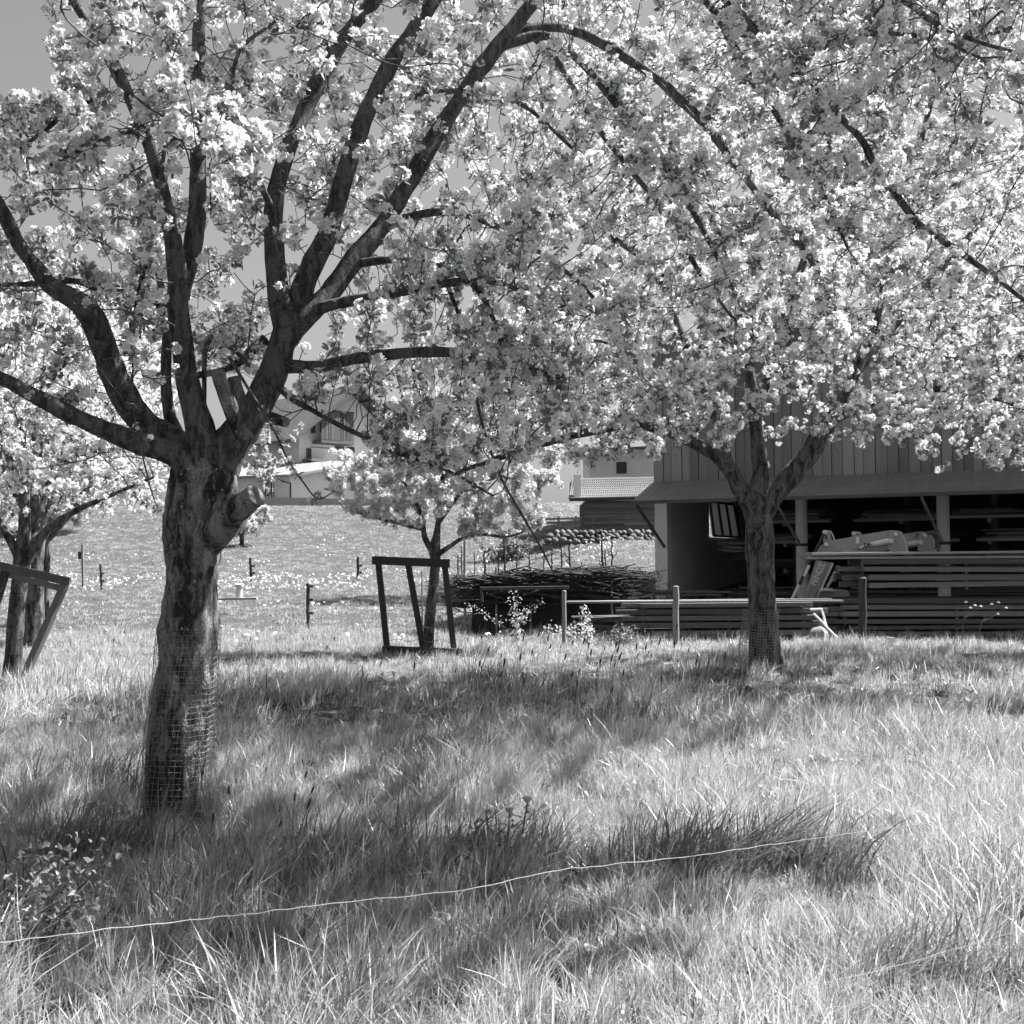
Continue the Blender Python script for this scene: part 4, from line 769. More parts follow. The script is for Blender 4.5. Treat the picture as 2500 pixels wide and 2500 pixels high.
round_post('fence_post', 'lone round post in the meadow just left of the framed tree', 752, 1425, 1540, 9, 24.5, 'post_d', GM, insul=3)
round_post('fence_post', 'dark fence post in the flowering meadow, right of the thick trunk', 611, 1362, 1420, 7, 44, 'post_d', GM, insul=2, lean=3)
round_post('fence_post', 'dark fence post in the flowering meadow, left of the wooden frame', 874, 1360, 1432, 7, 44, 'post_d', GM, insul=2)
round_post('fence_post', 'short dark fence post beside the tall pale pole on the left', 245, 1378, 1440, 6, 40, 'post_d', GM, insul=2, lean=4)
pr = thing('meadow_pole', 'tall pale pole with a dark box near its top in the left meadow', 'pole', P(202, 1440, 41))
mb = MB(); mb.tube([P(203, 1445, 41), P(201, 1330, 41)], .045, 8); mb.build('pole', M['post'], pr, True)
mb = MB(); mb.box(P(196, 1365, 40.9), P(196, 1347, 40.9), .12, .1); mb.build('box', M['paint_d'], pr)
GS = 'round posts in front of the stacked timber'
round_post('fence_post', 'round timber post left of the blossoming sprig at the brushwood', 1377, 1443, 1562, 11, 19.6, 'post', GS)
round_post('fence_post', 'thick round post before the low timber stack', 1650, 1432, 1572, 15, 19.6, 'post', GS)
round_post('fence_post', 'dark square-looking post before the tall timber stack', 2106, 1412, 1583, 19, 19.8, 'post_d', GS)
for i, (zx, t_, b_, w_, lb) in enumerate([(1075, 700, 900, 16, 'pale stake in the brushwood behind the small sprig'), (1325, 700, 975, 17, 'pale stake at the middle of the brushwood pile'), (1912, 700, 1110, 17, 'pale stake at the right end of the brushwood pile'), (536, 725, 935, 11, 'thin stake behind the framed tree trunk'), (845, 430, 745, 19, 'tall tapering pole at the left end of the brushwood')]):
    round_post('stake', lb, 850+zx*.3364, 1150+t_*.3364, 1150+b_*.3364, w_*.3364, 22.5, 'post', 'stakes standing in the brushwood')
# slim long rail in front of the brushwood
rt = thing('metal_rail', 'slim dark rail on a short post before the brushwood pile', 'rail', P(1376, 1540, 20.6)); mb = MB()
mb.tube([P(1172, 1437, 20.8), P(1389, 1434, 20.6)], .028, 8); mb.build('rail', M['paint_d'], rt, True)
mb = MB(); mb.tube([P(1175, 1438, 20.8), P(1178, 1470, 20.8)], .02, 6); mb.build('leg', M['paint_d'], rt)

# ---- upright sticks of the woven fence
sticks = [(795, 605, 745, 11), (820, 545, 745, 9), (915, 590, 830, 9), (990, 580, 740, 14), (1090, 580, 720, 9), (1130, 480, 690, 14), (1225, 545, 820, 11), (1315, 592, 700, 10), (1420, 560, 820, 9), (1475, 548, 700, 9), (1545, 528, 820, 12), (1605, 530, 720, 15), (1693, 660, 760, 9), (1845, 500, 790, 16), (1862, 570, 665, 9), (1912, 505, 720, 13)]
for i, (zx, t_, b_, w_) in enumerate(sticks):
    d = 23.2; mb = MB(); a = P(850+zx*.3364+2, 1150+(b_+60)*.3364, d); b = P(850+zx*.3364, 1150+t_*.3364, d); r = w_*.21*d/FPX; rr = random.Random(i)
    pts = [a.lerp(b, k/7)+Vector((rr.uniform(-1, 1)*r*.7, 0, 0)) for k in range(8)]; mb.tube(pts, [r*(1-.05*k) for k in range(8)], 7)
    for s in range(2):
        k = rr.randint(2, 5); q = pts[k]; mb.tube([q, q+Vector((rr.choice([-1, 1])*.07, 0, .06)), q+Vector((rr.choice([-1, 1])*.09, 0, .13))], [r*.5, r*.4, r*.3], 5)
    where = ['leftmost, before the meadow', 'second from the left, tall and thin', 'thin, at the left end of the pile', 'forked, over the low left part', 'thin, left of the tall straight one', 'tall and straight, left half of the pile', 'bent at its top, middle of the pile', 'short, beside the pale middle stake', 'thin, right of the middle stake', 'thin and straight, right half', 'knobbly, rising above its neighbours', 'thickest of the right half', 'shortest one, barely over the pile', 'crooked, near the right end', 'short, leaning on the crooked one', 'rightmost, topped at the wall'][i]
    tag(mb.build('fence_stick', M['post_d'], None, True), 'rough upright stick in the brushwood: '+where, 'stick', 'rough sticks standing in the brushwood')
# ---- brushwood pile
def brush():
    r = np.random.default_rng(4); V = []; F = []; nv = 0; MI = []
    for i in range(1500):
        zx = r.uniform(930, 1960) if i > 300 else r.uniform(660, 880); top = np.interp(zx, [640, 830, 1000, 1300, 1600, 1850, 1960], [830, 790, 790, 755, 745, 720, 745]); 
        zy = top+(970-top)*r.random()**1.5 if zx < 1500 else top+(930-top)*r.random()**1.4
        d = 22.8+r.uniform(-.5, .7); c = P(850+zx*.3364, 1150+zy*.3364, d); L = r.uniform(.5, 1.5) if i > 300 else r.uniform(.35, .7); a = r.normal(0, .13)+(-.15 if zx < 900 else .0)
        dv = Vector((math.cos(a), r.normal(0, .15), math.sin(a)*.7)).normalized(); bend = r.normal(0, .06); rad = r.uniform(.005, .022) if i > 300 else r.uniform(.003, .007); mi_ = 0 if i > 300 else 1
        pts = [c+dv*L*(k/4-.5)+Vector((0, 0, bend*(1-(k/2-1)**2)))+Vector(r.normal(0, .016, 3)) for k in range(5)]
        a_, b_ = tube(pts, [rad, rad, rad*.8, rad*.7, rad*.45], 4, False); V.append(a_); F += [tuple(x+nv for x in f) for f in b_]; nv += len(a_); MI += [mi_]*len(b_)
    o = bpy.data.objects.new('brushwood', mesh_from('brushwood', np.vstack(V), np.array(F), [M['wood_dark'], M['post']], MI)); COL.objects.link(o)  # short left-hand twigs take the paler wood: sunlit ends put into colour
    tag(o, 'long dark pile of cut brushwood woven between upright sticks', 'brushwood', kind='stuff')
    # heart of the heap: packed old wood and earth
    vs = []; fs = []; nx, ny = 40, 8
    for i in range(nx):
        zx = 900+i*1060/(nx-1); top = np.interp(zx, [830, 1000, 1300, 1600, 1850, 1960], [830, 820, 790, 780, 760, 780]); pt = P(850+zx*.3364, 1150+top*.3364, 23.2)
        for j in range(ny):
            a = math.pi*j/(ny-1); gzz = gz(pt.x, 23.2); q = Vector((pt.x, 23.2-.55*math.cos(a), gzz-.1+(pt.z-gzz)*math.sin(a)**.6))
            nn = .06*noise.noise(q*4); vs.append((q.x+nn, q.y+nn, q.z+nn))
    for i in range(nx-1):
        for j in range(ny-1): fs.append((i*ny+j, i*ny+j+1, (i+1)*ny+j+1, (i+1)*ny+j))
    o = bpy.data.objects.new('compost_heap', mesh_from('compost_heap', vs, fs, M['wood_dark'], smooth=True)); COL.objects.link(o)
    tag(o, 'dark rotting heap underneath the brushwood', 'heap', kind='stuff')
brush()

# ---- leafy sprigs
def sprig(name, label, base, height, spread, n, seed, mat='leaf_pale', leaf=.035, lean=(0, 0), stems=4, group=None, cat='shrub'):
    r = np.random.default_rng(seed); base = Vector(base); root = thing(name, label, cat, base, group); st = MB(); V = []; F = []
    for s in range(stems):
        a = r.uniform(0, 6.28); q = Vector(base); d = Vector((math.cos(a)*.25+lean[0], math.sin(a)*.25+lean[1], 1)); pts = [q]; L = height*r.uniform(.6, 1.05)
        for k in range(9):
            d = (d+Vector(r.normal(0, .22*spread, 3))).normalized(); q = q+d*L/9; pts.append(q)
            for _ in range(max(1, n//(stems*9))):
                c = np.array(q)+r.normal(0, .03*spread+.012, 3); u = r.normal(0, 1, 3); u /= np.linalg.norm(u); v = np.cross(u, r.normal(0, 1, 3)); v /= np.linalg.norm(v); l = leaf*r.uniform(.5, 1.2); b = len(V)
                w3 = np.cross(u, v)*l*.15
                V.extend([c, c+u*l*.5-v*l*.32+w3, c+u*l, c+u*l*.5+v*l*.32+w3]); F.extend([(b, b+1, b+2), (b, b+2, b+3)])
        st.tube(pts, [leaf*.12*(1-.08*k)+.001 for k in range(10)], 5)
    st.build('stem', M['twig'], root)
    o = bpy.data.objects.new('leaves', mesh_from('leaves', np.array(V)-np.array(base), F, M[mat])); COL.objects.link(o); o.parent = root; o['kind'] = 'stuff'
    return root
def gp(px, py, d): p = P(px, py, d); p.z = gz(p.x, p.y); return p
sprig('sapling', 'pale leafy sapling before the middle of the brushwood', gp(1262, 1530, 20.2), 1.05, 1.0, 420, 1, leaf=.05, stems=5)
sprig('sapling', 'arching pale leafy sapling beside the low timber stack', gp(1440, 1560, 20.0), 1.05, 1.0, 420, 2, leaf=.05, lean=(-.3, 0), stems=4)
sprig('sapling', 'small leafy bush climbing the foot of the white pillar', gp(1625, 1470, 25.6), .75, .8, 160, 3, 'leaf', .05, stems=3)
sprig('shrub', 'low sunlit shrub with broad leaves in the bottom left corner', gp(60, 2260, 4.95), .5, 1.5, 700, 4, 'leaf', .045, stems=9, lean=(.2, 0))
sprig('shrub', 'leafy shrub half out of the left edge above the corner wire', gp(-20, 2260, 5.2), .5, 1.5, 500, 5, 'leaf', .045, stems=7, lean=(.2, 0))
sprig('shrub', 'pale sprouting bush behind the foot of the framed tree', gp(1085, 1490, 23), .75, 1.4, 600, 6, 'leaf_pale', .045, stems=8)
sprig('shrub', 'dark leafy hedge between brushwood and white pillar', gp(1560, 1450, 25.8), 1.05, 1.8, 1500, 7, 'leaf', .06, stems=14)
sprig('shrub', 'dark low bramble at the foot of the low timber stack', gp(1520, 1560, 19.9), .35, 1.8, 500, 8, 'leaf', .05, stems=9)
# ---- coarse tussocks and seed heads
def tussock(label, px, py, d, s, n, seed, lean=.9):
    r = np.random.default_rng(seed); c = gp(px, py, d); pts = []; 
    for _ in range(n):
        x = c.x+r.normal(0, .16*s); y = c.y+r.normal(0, .1*s); pts.append((x, y, gz(x, y)-.01))
    rot = np.stack([np.zeros(n), np.zeros(n), r.normal(0, .5, n)], 1)
    o = scatter('grass_tussock', np.array(pts), rot, r.uniform(.75, 1.15, n)*min(1.25, s), r.integers(0, 3, n), T_COARSE); tag(o, label, 'grass tussock')
tussock('dark coarse tussock bending right above the long wire', 1660, 2110, 6.1, 2.0, 22, 1)
tussock('looser dark tussock right of the big one above the wire', 1900, 2080, 6.3, 1.6, 12, 11)
tussock('small dark tussock at the left edge beside the thick trunk', 180, 2080, 6.4, 1.4, 12, 2)
tussock('dark tussock in shade left of the thick trunk', 240, 1860, 8.4, 1.2, 8, 3)
tussock('tussock of dark blades low in the right foreground', 2260, 2360, 4.5, 1.0, 7, 4)
tussock('tussock of dark blades at the bottom left of centre', 820, 2430, 4.1, 1.0, 8, 5)
tussock('upright tussock right beside the wooden frame', 1160, 1590, 17.2, 1.1, 8, 6)
tussock('bent tussock with pale blades in the middle of the shaded grass', 1090, 1850, 9.2, 1.5, 10, 7)
tussock('dark tussock before the thistle', 1240, 2110, 6.2, 1.3, 10, 8)
tussock('wide dark tussock between thistle and thick trunk', 980, 2080, 6.3, 1.6, 10, 9)
def seedheads():
    r = np.random.default_rng(9); mesh = []
    for k in range(3):
        mb = MB(); L = .3+.05*k; pts = [Vector((.06*(t/5)**2*(k+1)*.5, 0, L*t/5)) for t in range(6)]; mb.tube(pts, .0014, 3)
        q = pts[-1]; u = (pts[-1]-pts[-2]).normalized(); mb.tube([q, q+u*.012, q+u*.03, q+u*.05, q+u*.062], [.002, .006, .0072, .0055, .001], 7); mesh.append(mesh_from('seed_spike', mb.v, mb.f, M['seed']))
    pts = []
    for (cx, cy, sx, sy, n) in [(1480, 1640, 190, 40, 60), (640, 1960, 90, 60, 12), (1350, 1680, 260, 40, 16), (900, 1560, 300, 50, 8)]:
        for _ in range(n):
            px = r.normal(cx, sx); py = r.normal(cy, sy); d = FPX*1.4/max(60, py-1375+40); p = CP+Vector(((px-1250)/FPX*d, d, 0)); pts.append((p.x, p.y, gz(p.x, p.y)))
    n = len(pts); o = scatter('seed_heads', np.array(pts), np.stack([np.zeros(n), np.zeros(n), r.normal(0, .8, n)], 1), r.uniform(.75, 1.25, n)*np.where(np.array(pts)[:, 1] < 10, .75, 1.1), r.integers(0, 3, n), mesh); tag(o, 'dark seed spikes nodding above the shaded grass', 'seed heads')
seedheads()
def flowers():
    r = np.random.default_rng(19); mb = MB(); 
    pass
    V = [(.03*math.cos(k*.785), .03*math.sin(k*.785), 0) for k in range(8)]+[(0, 0, .012)]; F = [(k, (k+1) % 8, 8) for k in range(8)]
    me = mesh_from('flower_head', V, F, M['white']); pts = []
    for i in range(2000):
        px = r.uniform(-50, 1500); row = r.choice([0, 1, 2], p=[.62, .33, .05]); y = r.uniform(37, 46) if row == 0 else (r.uniform(46, 72) if row == 1 else r.uniform(19, 36)); x = (px-1250)/FPX*y
        if noise.noise(Vector((x*.4, y*.25, 5))) < -.05: continue
        pts.append((x, y, gz(x, y)+.17+.05*r.random()))
    n = len(pts); o = scatter('meadow_flowers', np.array(pts), np.stack([.9+r.normal(0, .4, n), r.normal(0, .4, n), np.zeros(n)], 1), r.uniform(.7, 1.5, n), np.zeros(n, int), [me]); tag(o, 'small white flowers dotted over the meadow slope', 'flowers')
flowers()
# umbels at right
def umbel(label, px, py, d, heads, seed):
    b = gp(px, py, d); root = thing('wild_flower', label, 'flower', b, 'tall thin white-headed flowers'); r = random.Random(seed); fork = P(heads[0][0]*.35+px*.65, heads[0][1]+42, d); mb = MB()
    mb.tube([b, fork], [.007, .005], 5)
    for hx, hy in heads: mb.tube([fork, fork.lerp(P(hx, hy, d), .5)+Vector((.01, 0, -.01)), P(hx, hy, d)], [.004, .003, .002], 4)
    mb.build('stem', M['post'], root)
    for hx, hy in heads:
        m2 = MB(); q = P(hx, hy, d)
        for k in range(7): a = k*.9; m2.disc(q+Vector((math.cos(a)*.014, math.sin(a)*.014, .004*(k % 3))), (math.cos(a), math.sin(a)-.7, 1), .012, .005, 7)
        m2.build('flower_head', M['white'], root)
umbel('tall thin wild flower with white heads before the tall timber stack, the left one', 2348, 1600, 18, [(2358, 1470), (2369, 1484), (2394, 1480), (2380, 1478)], 1)
umbel('tall leaning wild flower with white heads before the tall timber stack, the right one', 2384, 1600, 18, [(2421, 1475), (2438, 1471), (2436, 1499), (2456, 1484)], 2)
# thistle
def thistle():
    b = gp(1225, 2110, 6.25); root = thing('thistle', 'dark thistle with two pale heads in the middle of the foreground', 'thistle', b); r = random.Random(4); mb = MB(); lf = MB()
    for s, (dx, h, hd) in enumerate([(-.08, .3, 0), (.04, .28, 1), (.13, .33, 1), (-.14, .25, 0)]):
        t = b+Vector((dx, 0, h)); mb.tube([b, b.lerp(t, .5)+Vector((dx*.3, 0, .02)), t], [.006, .005, .003], 6)
        for k in range(12):
            q = b.lerp(t, .15+k*.07); a = k*2.4; u = Vector((math.cos(a), math.sin(a), .5)).normalized(); w_ = Vector((-u.y, u.x, 0)); L = .09*(1.2-k*.06)
            pts = [q]+[q+u*L*(j/6)+w_*(.018 if j % 2 else .006)-Vector((0, 0, .02*(j/6)**2)) for j in range(1, 6)]+[q+u*L]+[q+u*L*(j/6)-w_*(.018 if j % 2 else .006)-Vector((0, 0, .02*(j/6)**2)) for j in range(5, 0, -1)]
            lf.add(pts, [tuple(range(len(pts)))])
        if hd:
            m2 = MB(); m2.tube([t, t+Vector((0, 0, .012)), t+Vector((0, 0, .03)), t+Vector((0, 0, .036))], [.006, .017, .026, .004], 10); m2.build('flower_head', M['leaf_pale'], root)
    mb.build('stem', M['grass_dark'], root); lf.build('leaves', M['grass_dark'], root)
thistle()
# vent pipe in the meadow
vp = thing('vent_pipe', 'short pale vent pipe with a cap on a board in the meadow', 'pipe', P(584, 1462, 29)); mb = MB()
q = P(584, 1462, 29); t = P(584, 1432, 29); mb.tube([q, t], .075, 14); mb.build('pipe', M['conc'], vp, True)
mb = MB(); mb.tube([t, t+Vector((0, 0, .05)), t+Vector((0, 0, .075))], [.11, .11, .06], 14); mb.build('cap', M['conc'], vp, True)
beam('board', P(528, 1463, 28.9), P(628, 1461, 28.9), .2, .05, M['wood_pale'], vp)

# ================================================================== SHED
O_ = P(1620, 1400, 26.8); E_ = P(2500, 1400, 23.6); O_.z = E_.z = 0
U = (E_-O_).normalized(); Vv = Vector((-U.y, U.x, 0))
def S(u, v, z): return O_+U*u+Vv*v+Vector((0, 0, z))
def u_at(px, v=0):
    k = (px-1250)/FPX; q = O_+Vv*v      # x = k*y
    return (k*q.y-q.x)/(U.x-k*U.y)
FZ = .62
shed = thing('timber_shed', 'open-fronted timber shed with plank gable, sloping canopy and round pillars', 'shed', S(0, 0, FZ))
CZ = 3.26
UL = u_at(1598); UR = 11.5
# upper plank wall
u = UL; i = 0
while u < UR:
    wd = random.Random(i).uniform(.17, .24); z0 = CZ+.02-random.Random(i+99).uniform(0, .03)
    beam('plank', S(u+wd/2-.01, .02*(i % 2), z0), S(u+wd/2-.01, .02*(i % 2), 6.4), wd-.012, .025, M['clad'], shed, up=tuple(Vv)); u += wd; i += 1
mb = MB(); mb.prism([S(UL, .06, CZ), S(UR, .06, CZ), S(UR, .06, 6.4), S(UL, .06, 6.4)], Vv*.1); mb.build('wall', M['wood_dark'], shed)
mb = MB(); mb.prism([S(UL, .17, CZ), S(UL, 8, CZ), S(UL, 8, 6.4), S(UL, .17, 6.4)], U*.06); mb.build('side_wall', M['clad'], shed)
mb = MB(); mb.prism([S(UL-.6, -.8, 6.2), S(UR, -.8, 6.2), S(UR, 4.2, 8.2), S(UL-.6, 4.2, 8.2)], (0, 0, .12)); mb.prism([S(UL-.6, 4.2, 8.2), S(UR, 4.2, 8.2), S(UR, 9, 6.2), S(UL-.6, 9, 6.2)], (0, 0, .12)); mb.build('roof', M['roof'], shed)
# canopy of long sheets
CL = u_at(1545, -1.25)
nsh = 16; cw = (UR-CL)/nsh
for k in range(nsh):
    a0 = CL+k*cw; mbs = MB()
    for rr in range(4):
        b0 = a0+cw*rr/4; b1_ = a0+cw*(rr+1)/4; bm = (b0+b1_)/2
        for (c0, c1, dz0, dz1) in ((b0, bm, 0, .015), (bm, b1_, .015, 0)):
            top0 = max(c0, UL-.02+0*k); top1 = max(c1, UL-.02)
            if c1 <= UL: top0 = top1 = UL-.02
            mbs.prism([S(c0, -1.3, 2.80+dz0), S(c1-.002, -1.3, 2.80+dz1), S(top1-.002, -.03, CZ+dz1), S(top0-.004, -.03, CZ+dz0)], (0, 0, .006))
    mbs.build('canopy_sheet', M['sheet'], shed)
beam('eaves_board', S(CL, -1.31, 2.775), S(UR, -1.31, 2.775), .04, .07, M['wood_grey'], shed)
mb = MB(); mb.box(S(UL, 0, CZ-.12), S(UR, 0, CZ-.12), .14, .2); mb.build('beam', M['wood_dark'], shed)
# pillars
mb = MB(); mb.box(S(0, 0, FZ-.4), S(0, 0, CZ-.22), .28, .28, up=tuple(Vv)); mb.build('corner_pillar', M['plaster_w'], shed)
for px in (1957, 2303, 2650):
    u = u_at(px); mb = MB(); mb.tube([S(u, 0, FZ-.5+k*(CZ-.22-FZ+.5)/8) for k in range(9)], .122, 24); o = mb.build('round_pillar', M['conc'], shed, True)
    m2 = MB(); m2.tube([S(u, 0, 1.84), S(u, 0, 1.9)], .133, 24); m2.build('band', M['paint_d'], o, True)
for px in (1629, 1957, 2303):
    u = u_at(px); beam('brace', S(u-.22, -1.28, 2.72), S(u-.02, -.14, 1.9 if px > 1700 else 1.86), .045, .05, M['wood_grey'] if px < 1700 else M['post'], shed)
# inner side wall with window hole (v 2.95..5.2)
mb = MB(); z1 = CZ-.1
def wallbit(v0, v1, za, zb): mb.prism([S(.12, v0, za), S(.12, v1, za), S(.12, v1, zb), S(.12, v0, zb)], -U*.2)
wallbit(.15, 2.95, FZ-.4, z1); wallbit(2.952, 5.2, FZ-.4, 2.12); wallbit(2.952, 5.2, 3.02, z1); wallbit(5.202, 8, FZ-.4, z1); mb.build('plaster_wall', M['plaster'], shed)
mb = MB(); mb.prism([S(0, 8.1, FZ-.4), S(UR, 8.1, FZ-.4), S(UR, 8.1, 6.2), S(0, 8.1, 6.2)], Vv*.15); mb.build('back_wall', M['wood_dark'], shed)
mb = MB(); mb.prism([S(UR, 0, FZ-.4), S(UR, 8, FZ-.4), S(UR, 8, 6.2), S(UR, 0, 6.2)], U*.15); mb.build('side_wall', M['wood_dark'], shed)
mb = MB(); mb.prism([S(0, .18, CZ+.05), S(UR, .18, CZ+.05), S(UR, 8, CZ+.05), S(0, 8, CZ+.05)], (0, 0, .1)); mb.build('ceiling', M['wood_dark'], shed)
mb = MB(); mb.prism([S(-.1, -.2, FZ-.3), S(UR, -.2, FZ-.3), S(UR, 8, FZ-.3), S(-.1, 8, FZ-.3)], (0, 0, .3)); fl = mb.build('floor_slab', M['plaster'], shed)
# old window sashes leaning in the hole
ws = thing('window_sash', 'old glazed window sash leaning in the wall opening of the shed', 'window', S(.2, 3.1, 2.12))
a = S(.2, 2.98, 2.15); b = S(.2, 5.15, 2.15); c = S(.05, 5.2, 2.98); d_ = S(.05, 3.15, 2.98)
mb = MB(); mb.prism([a, b, c, d_], U*-.02); mb.build('pane', M['glass_old'], ws)
for p0, p1 in ((a, b), (b, c), (c, d_), (d_, a), (a.lerp(b, .33), d_.lerp(c, .33)), (a.lerp(b, .66), d_.lerp(c, .66))): beam('sash_bar', p0+U*.03, p1+U*.03, .05, .05, M['paint_d'], ws)
# timber racks with stacked boards
def stack(label, origin_f, length, levels, wtot, th, mat, seed, stick=True, nw=4, group=None, jitter=.12, mat_top=None, gap=.02, cat='timber stack'):
    """origin_f(along, across, z) -> world"""
    r = random.Random(seed); root = thing('timber_stack', label, cat, origin_f(0, 0, 0), group); z = 0
    th0 = th
    for l in range(levels):
        th = th0*r.uniform(.8, 1.2)
        if stick:
            for s in range(max(2, int(length/1.1))):
                a = .15+(length-.3)*s/max(1, int(length/1.1)-1); beam('spacer', origin_f(a, 0, z+gap/2), origin_f(a, wtot, z+gap/2), .04, gap, M['wood_grey'], root)
            z += gap
        y = r.uniform(-.05, .03)
        for k in range(nw):
            wd = wtot/nw*r.uniform(.75, .96); a0 = r.uniform(-jitter, jitter); a1 = length+r.uniform(-jitter, jitter)
            m = mat_top if (mat_top and l == levels-1) else mat
            beam('board', origin_f(a0, y+wd/2+r.uniform(-.02, .02), z+th/2+r.uniform(-.012, .012)), origin_f(a1, y+wd/2+r.uniform(-.04, .04), z+th/2+r.uniform(-.028, .028)), wd, th, m, root); y += wtot/nw
        z += th
    return root
def inshed(u0, v0, z0): return lambda a, c, z: S(u0+a, v0+c, z0+z)
rack_levels = [1.98, 2.42, 1.38]
rk = thing('timber_rack', 'cantilever rack with short arms holding boards inside the shed', 'rack', S(3, 2, FZ))
for u in (u_at(1926, 1.5), u_at(2207, 1.5), u_at(2420, 1.5)):
    mb = MB(); mb.box(S(u, 2.1, FZ), S(u, 2.1, CZ-.05), .12, .12); mb.build('upright', M['wood_grey'], rk)
    for z in (1.32, 1.9, 2.34): beam('arm', S(u, 1.1, z), S(u, 2.05, z), .07, .09, M['wood_pale'], rk)
n = 0
for (pa, pb, z, lv, lb, mt) in [(1862, 2018, 2.42, 6, 'top shelf left of the first round pillar', 'wood_grey'), (2108, 2300, 2.42, 5, 'top shelf between the two round pillars', 'wood_grey'), (2320, 2490, 2.45, 4, 'top shelf right of the second round pillar', 'wood_grey'),
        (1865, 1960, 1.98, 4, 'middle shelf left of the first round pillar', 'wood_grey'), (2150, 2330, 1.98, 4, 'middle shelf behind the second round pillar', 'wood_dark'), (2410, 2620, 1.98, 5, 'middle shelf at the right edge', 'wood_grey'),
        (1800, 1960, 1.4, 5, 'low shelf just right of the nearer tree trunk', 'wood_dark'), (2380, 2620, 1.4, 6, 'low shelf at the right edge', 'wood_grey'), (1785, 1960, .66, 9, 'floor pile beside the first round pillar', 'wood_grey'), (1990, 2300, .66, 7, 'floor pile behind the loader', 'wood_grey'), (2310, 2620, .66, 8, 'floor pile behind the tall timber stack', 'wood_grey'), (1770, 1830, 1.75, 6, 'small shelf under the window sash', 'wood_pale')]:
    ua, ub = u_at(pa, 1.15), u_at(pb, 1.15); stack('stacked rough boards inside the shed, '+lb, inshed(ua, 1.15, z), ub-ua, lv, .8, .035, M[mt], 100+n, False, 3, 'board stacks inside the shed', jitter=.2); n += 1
    if z > 1.8: beam('lit_shelf_edge', S(ua-.2, 1.08, z-.035), S(ub+.1, 1.08, z-.035), .04, .06, M['wood_pale'], rk)  # pale front board, light on the shelf edge put into its colour

# ---- stacks outside, in front
def outf(pxl, pxr, row, d0, d1):
    a = P(pxl, row, d0); b = P(pxr, row, d1); b.z = a.z; u = (b-a).normalized(); v = Vector((-u.y, u.x, 0)); return (lambda x, y, z: a+u*x+v*y+Vector((0, 0, z))), (b-a).length
f, L = outf(1548, 1985, 1572, 20.6, 20.4); stack('low stack of dark sawn boards behind the thick round post', f, L, 6, .9, .08, M['wood_grey'], 1, True, 5, gap=.032, jitter=.3)
f, L = outf(1385, 2050, 1474, 20.9, 20.6); stack('long pale sheets lying across the low timber stack', f, L, 1, .8, .03, M['wood_pale'], 2, False, 3, jitter=.1)
f, L = outf(1905, 2052, 1568, 21.3, 21.3); stack('short end of boards between the trunk and the dark post', f, L, 7, .7, .075, M['wood_grey'], 3, True, 4, gap=.025)
f, L = outf(2042, 2640, 1573, 21.2, 20.8); stack('lower half of the tall dark timber stack on the right', f, L, 7, 1.0, .078, M['wood_grey'], 4, True, 5, gap=.034, jitter=.25)
f, L = outf(2085, 2640, 1440, 21.25, 20.9); stack('upper half of the tall timber stack on the right', f, L, 4, .95, .085, M['wood_grey'], 5, True, 5, gap=.04, jitter=.3)
f, L = outf(1982, 2640, 1368, 21.3, 20.9); stack('long boards with pale sawn ends topping the tall timber stack', f, L, 2, .8, .04, M['wood_pale'], 6, True, 4, jitter=.1)
f, L = outf(1545, 1760, 1452, 25.2, 25); stack('few planks lying in front of the white pillar', f, L, 2, .8, .04, M['wood_grey'], 7, False, 3, jitter=.3)
f, L = outf(1440, 1560, 1545, 21.6, 21.6); stack('small heap of planks beside the brushwood', f, L, 4, .8, .05, M['wood_grey'], 8, True, 4, jitter=.3)
wp = thing('stone_marker', 'small white-topped block in the grass before the tall stack', 'block', P(2180, 1572, 19.4)); mb = MB(); q = P(2182, 1562, 19.4); mb.prism([q+Vector(v) for v in ((-.09, 0, -.2), (.05, 0, -.2), (.05, 0, -.03), (.01, 0, .03), (-.09, 0, .045))], (0, .12, 0)); mb.build('block', M['plaster_w'], wp)

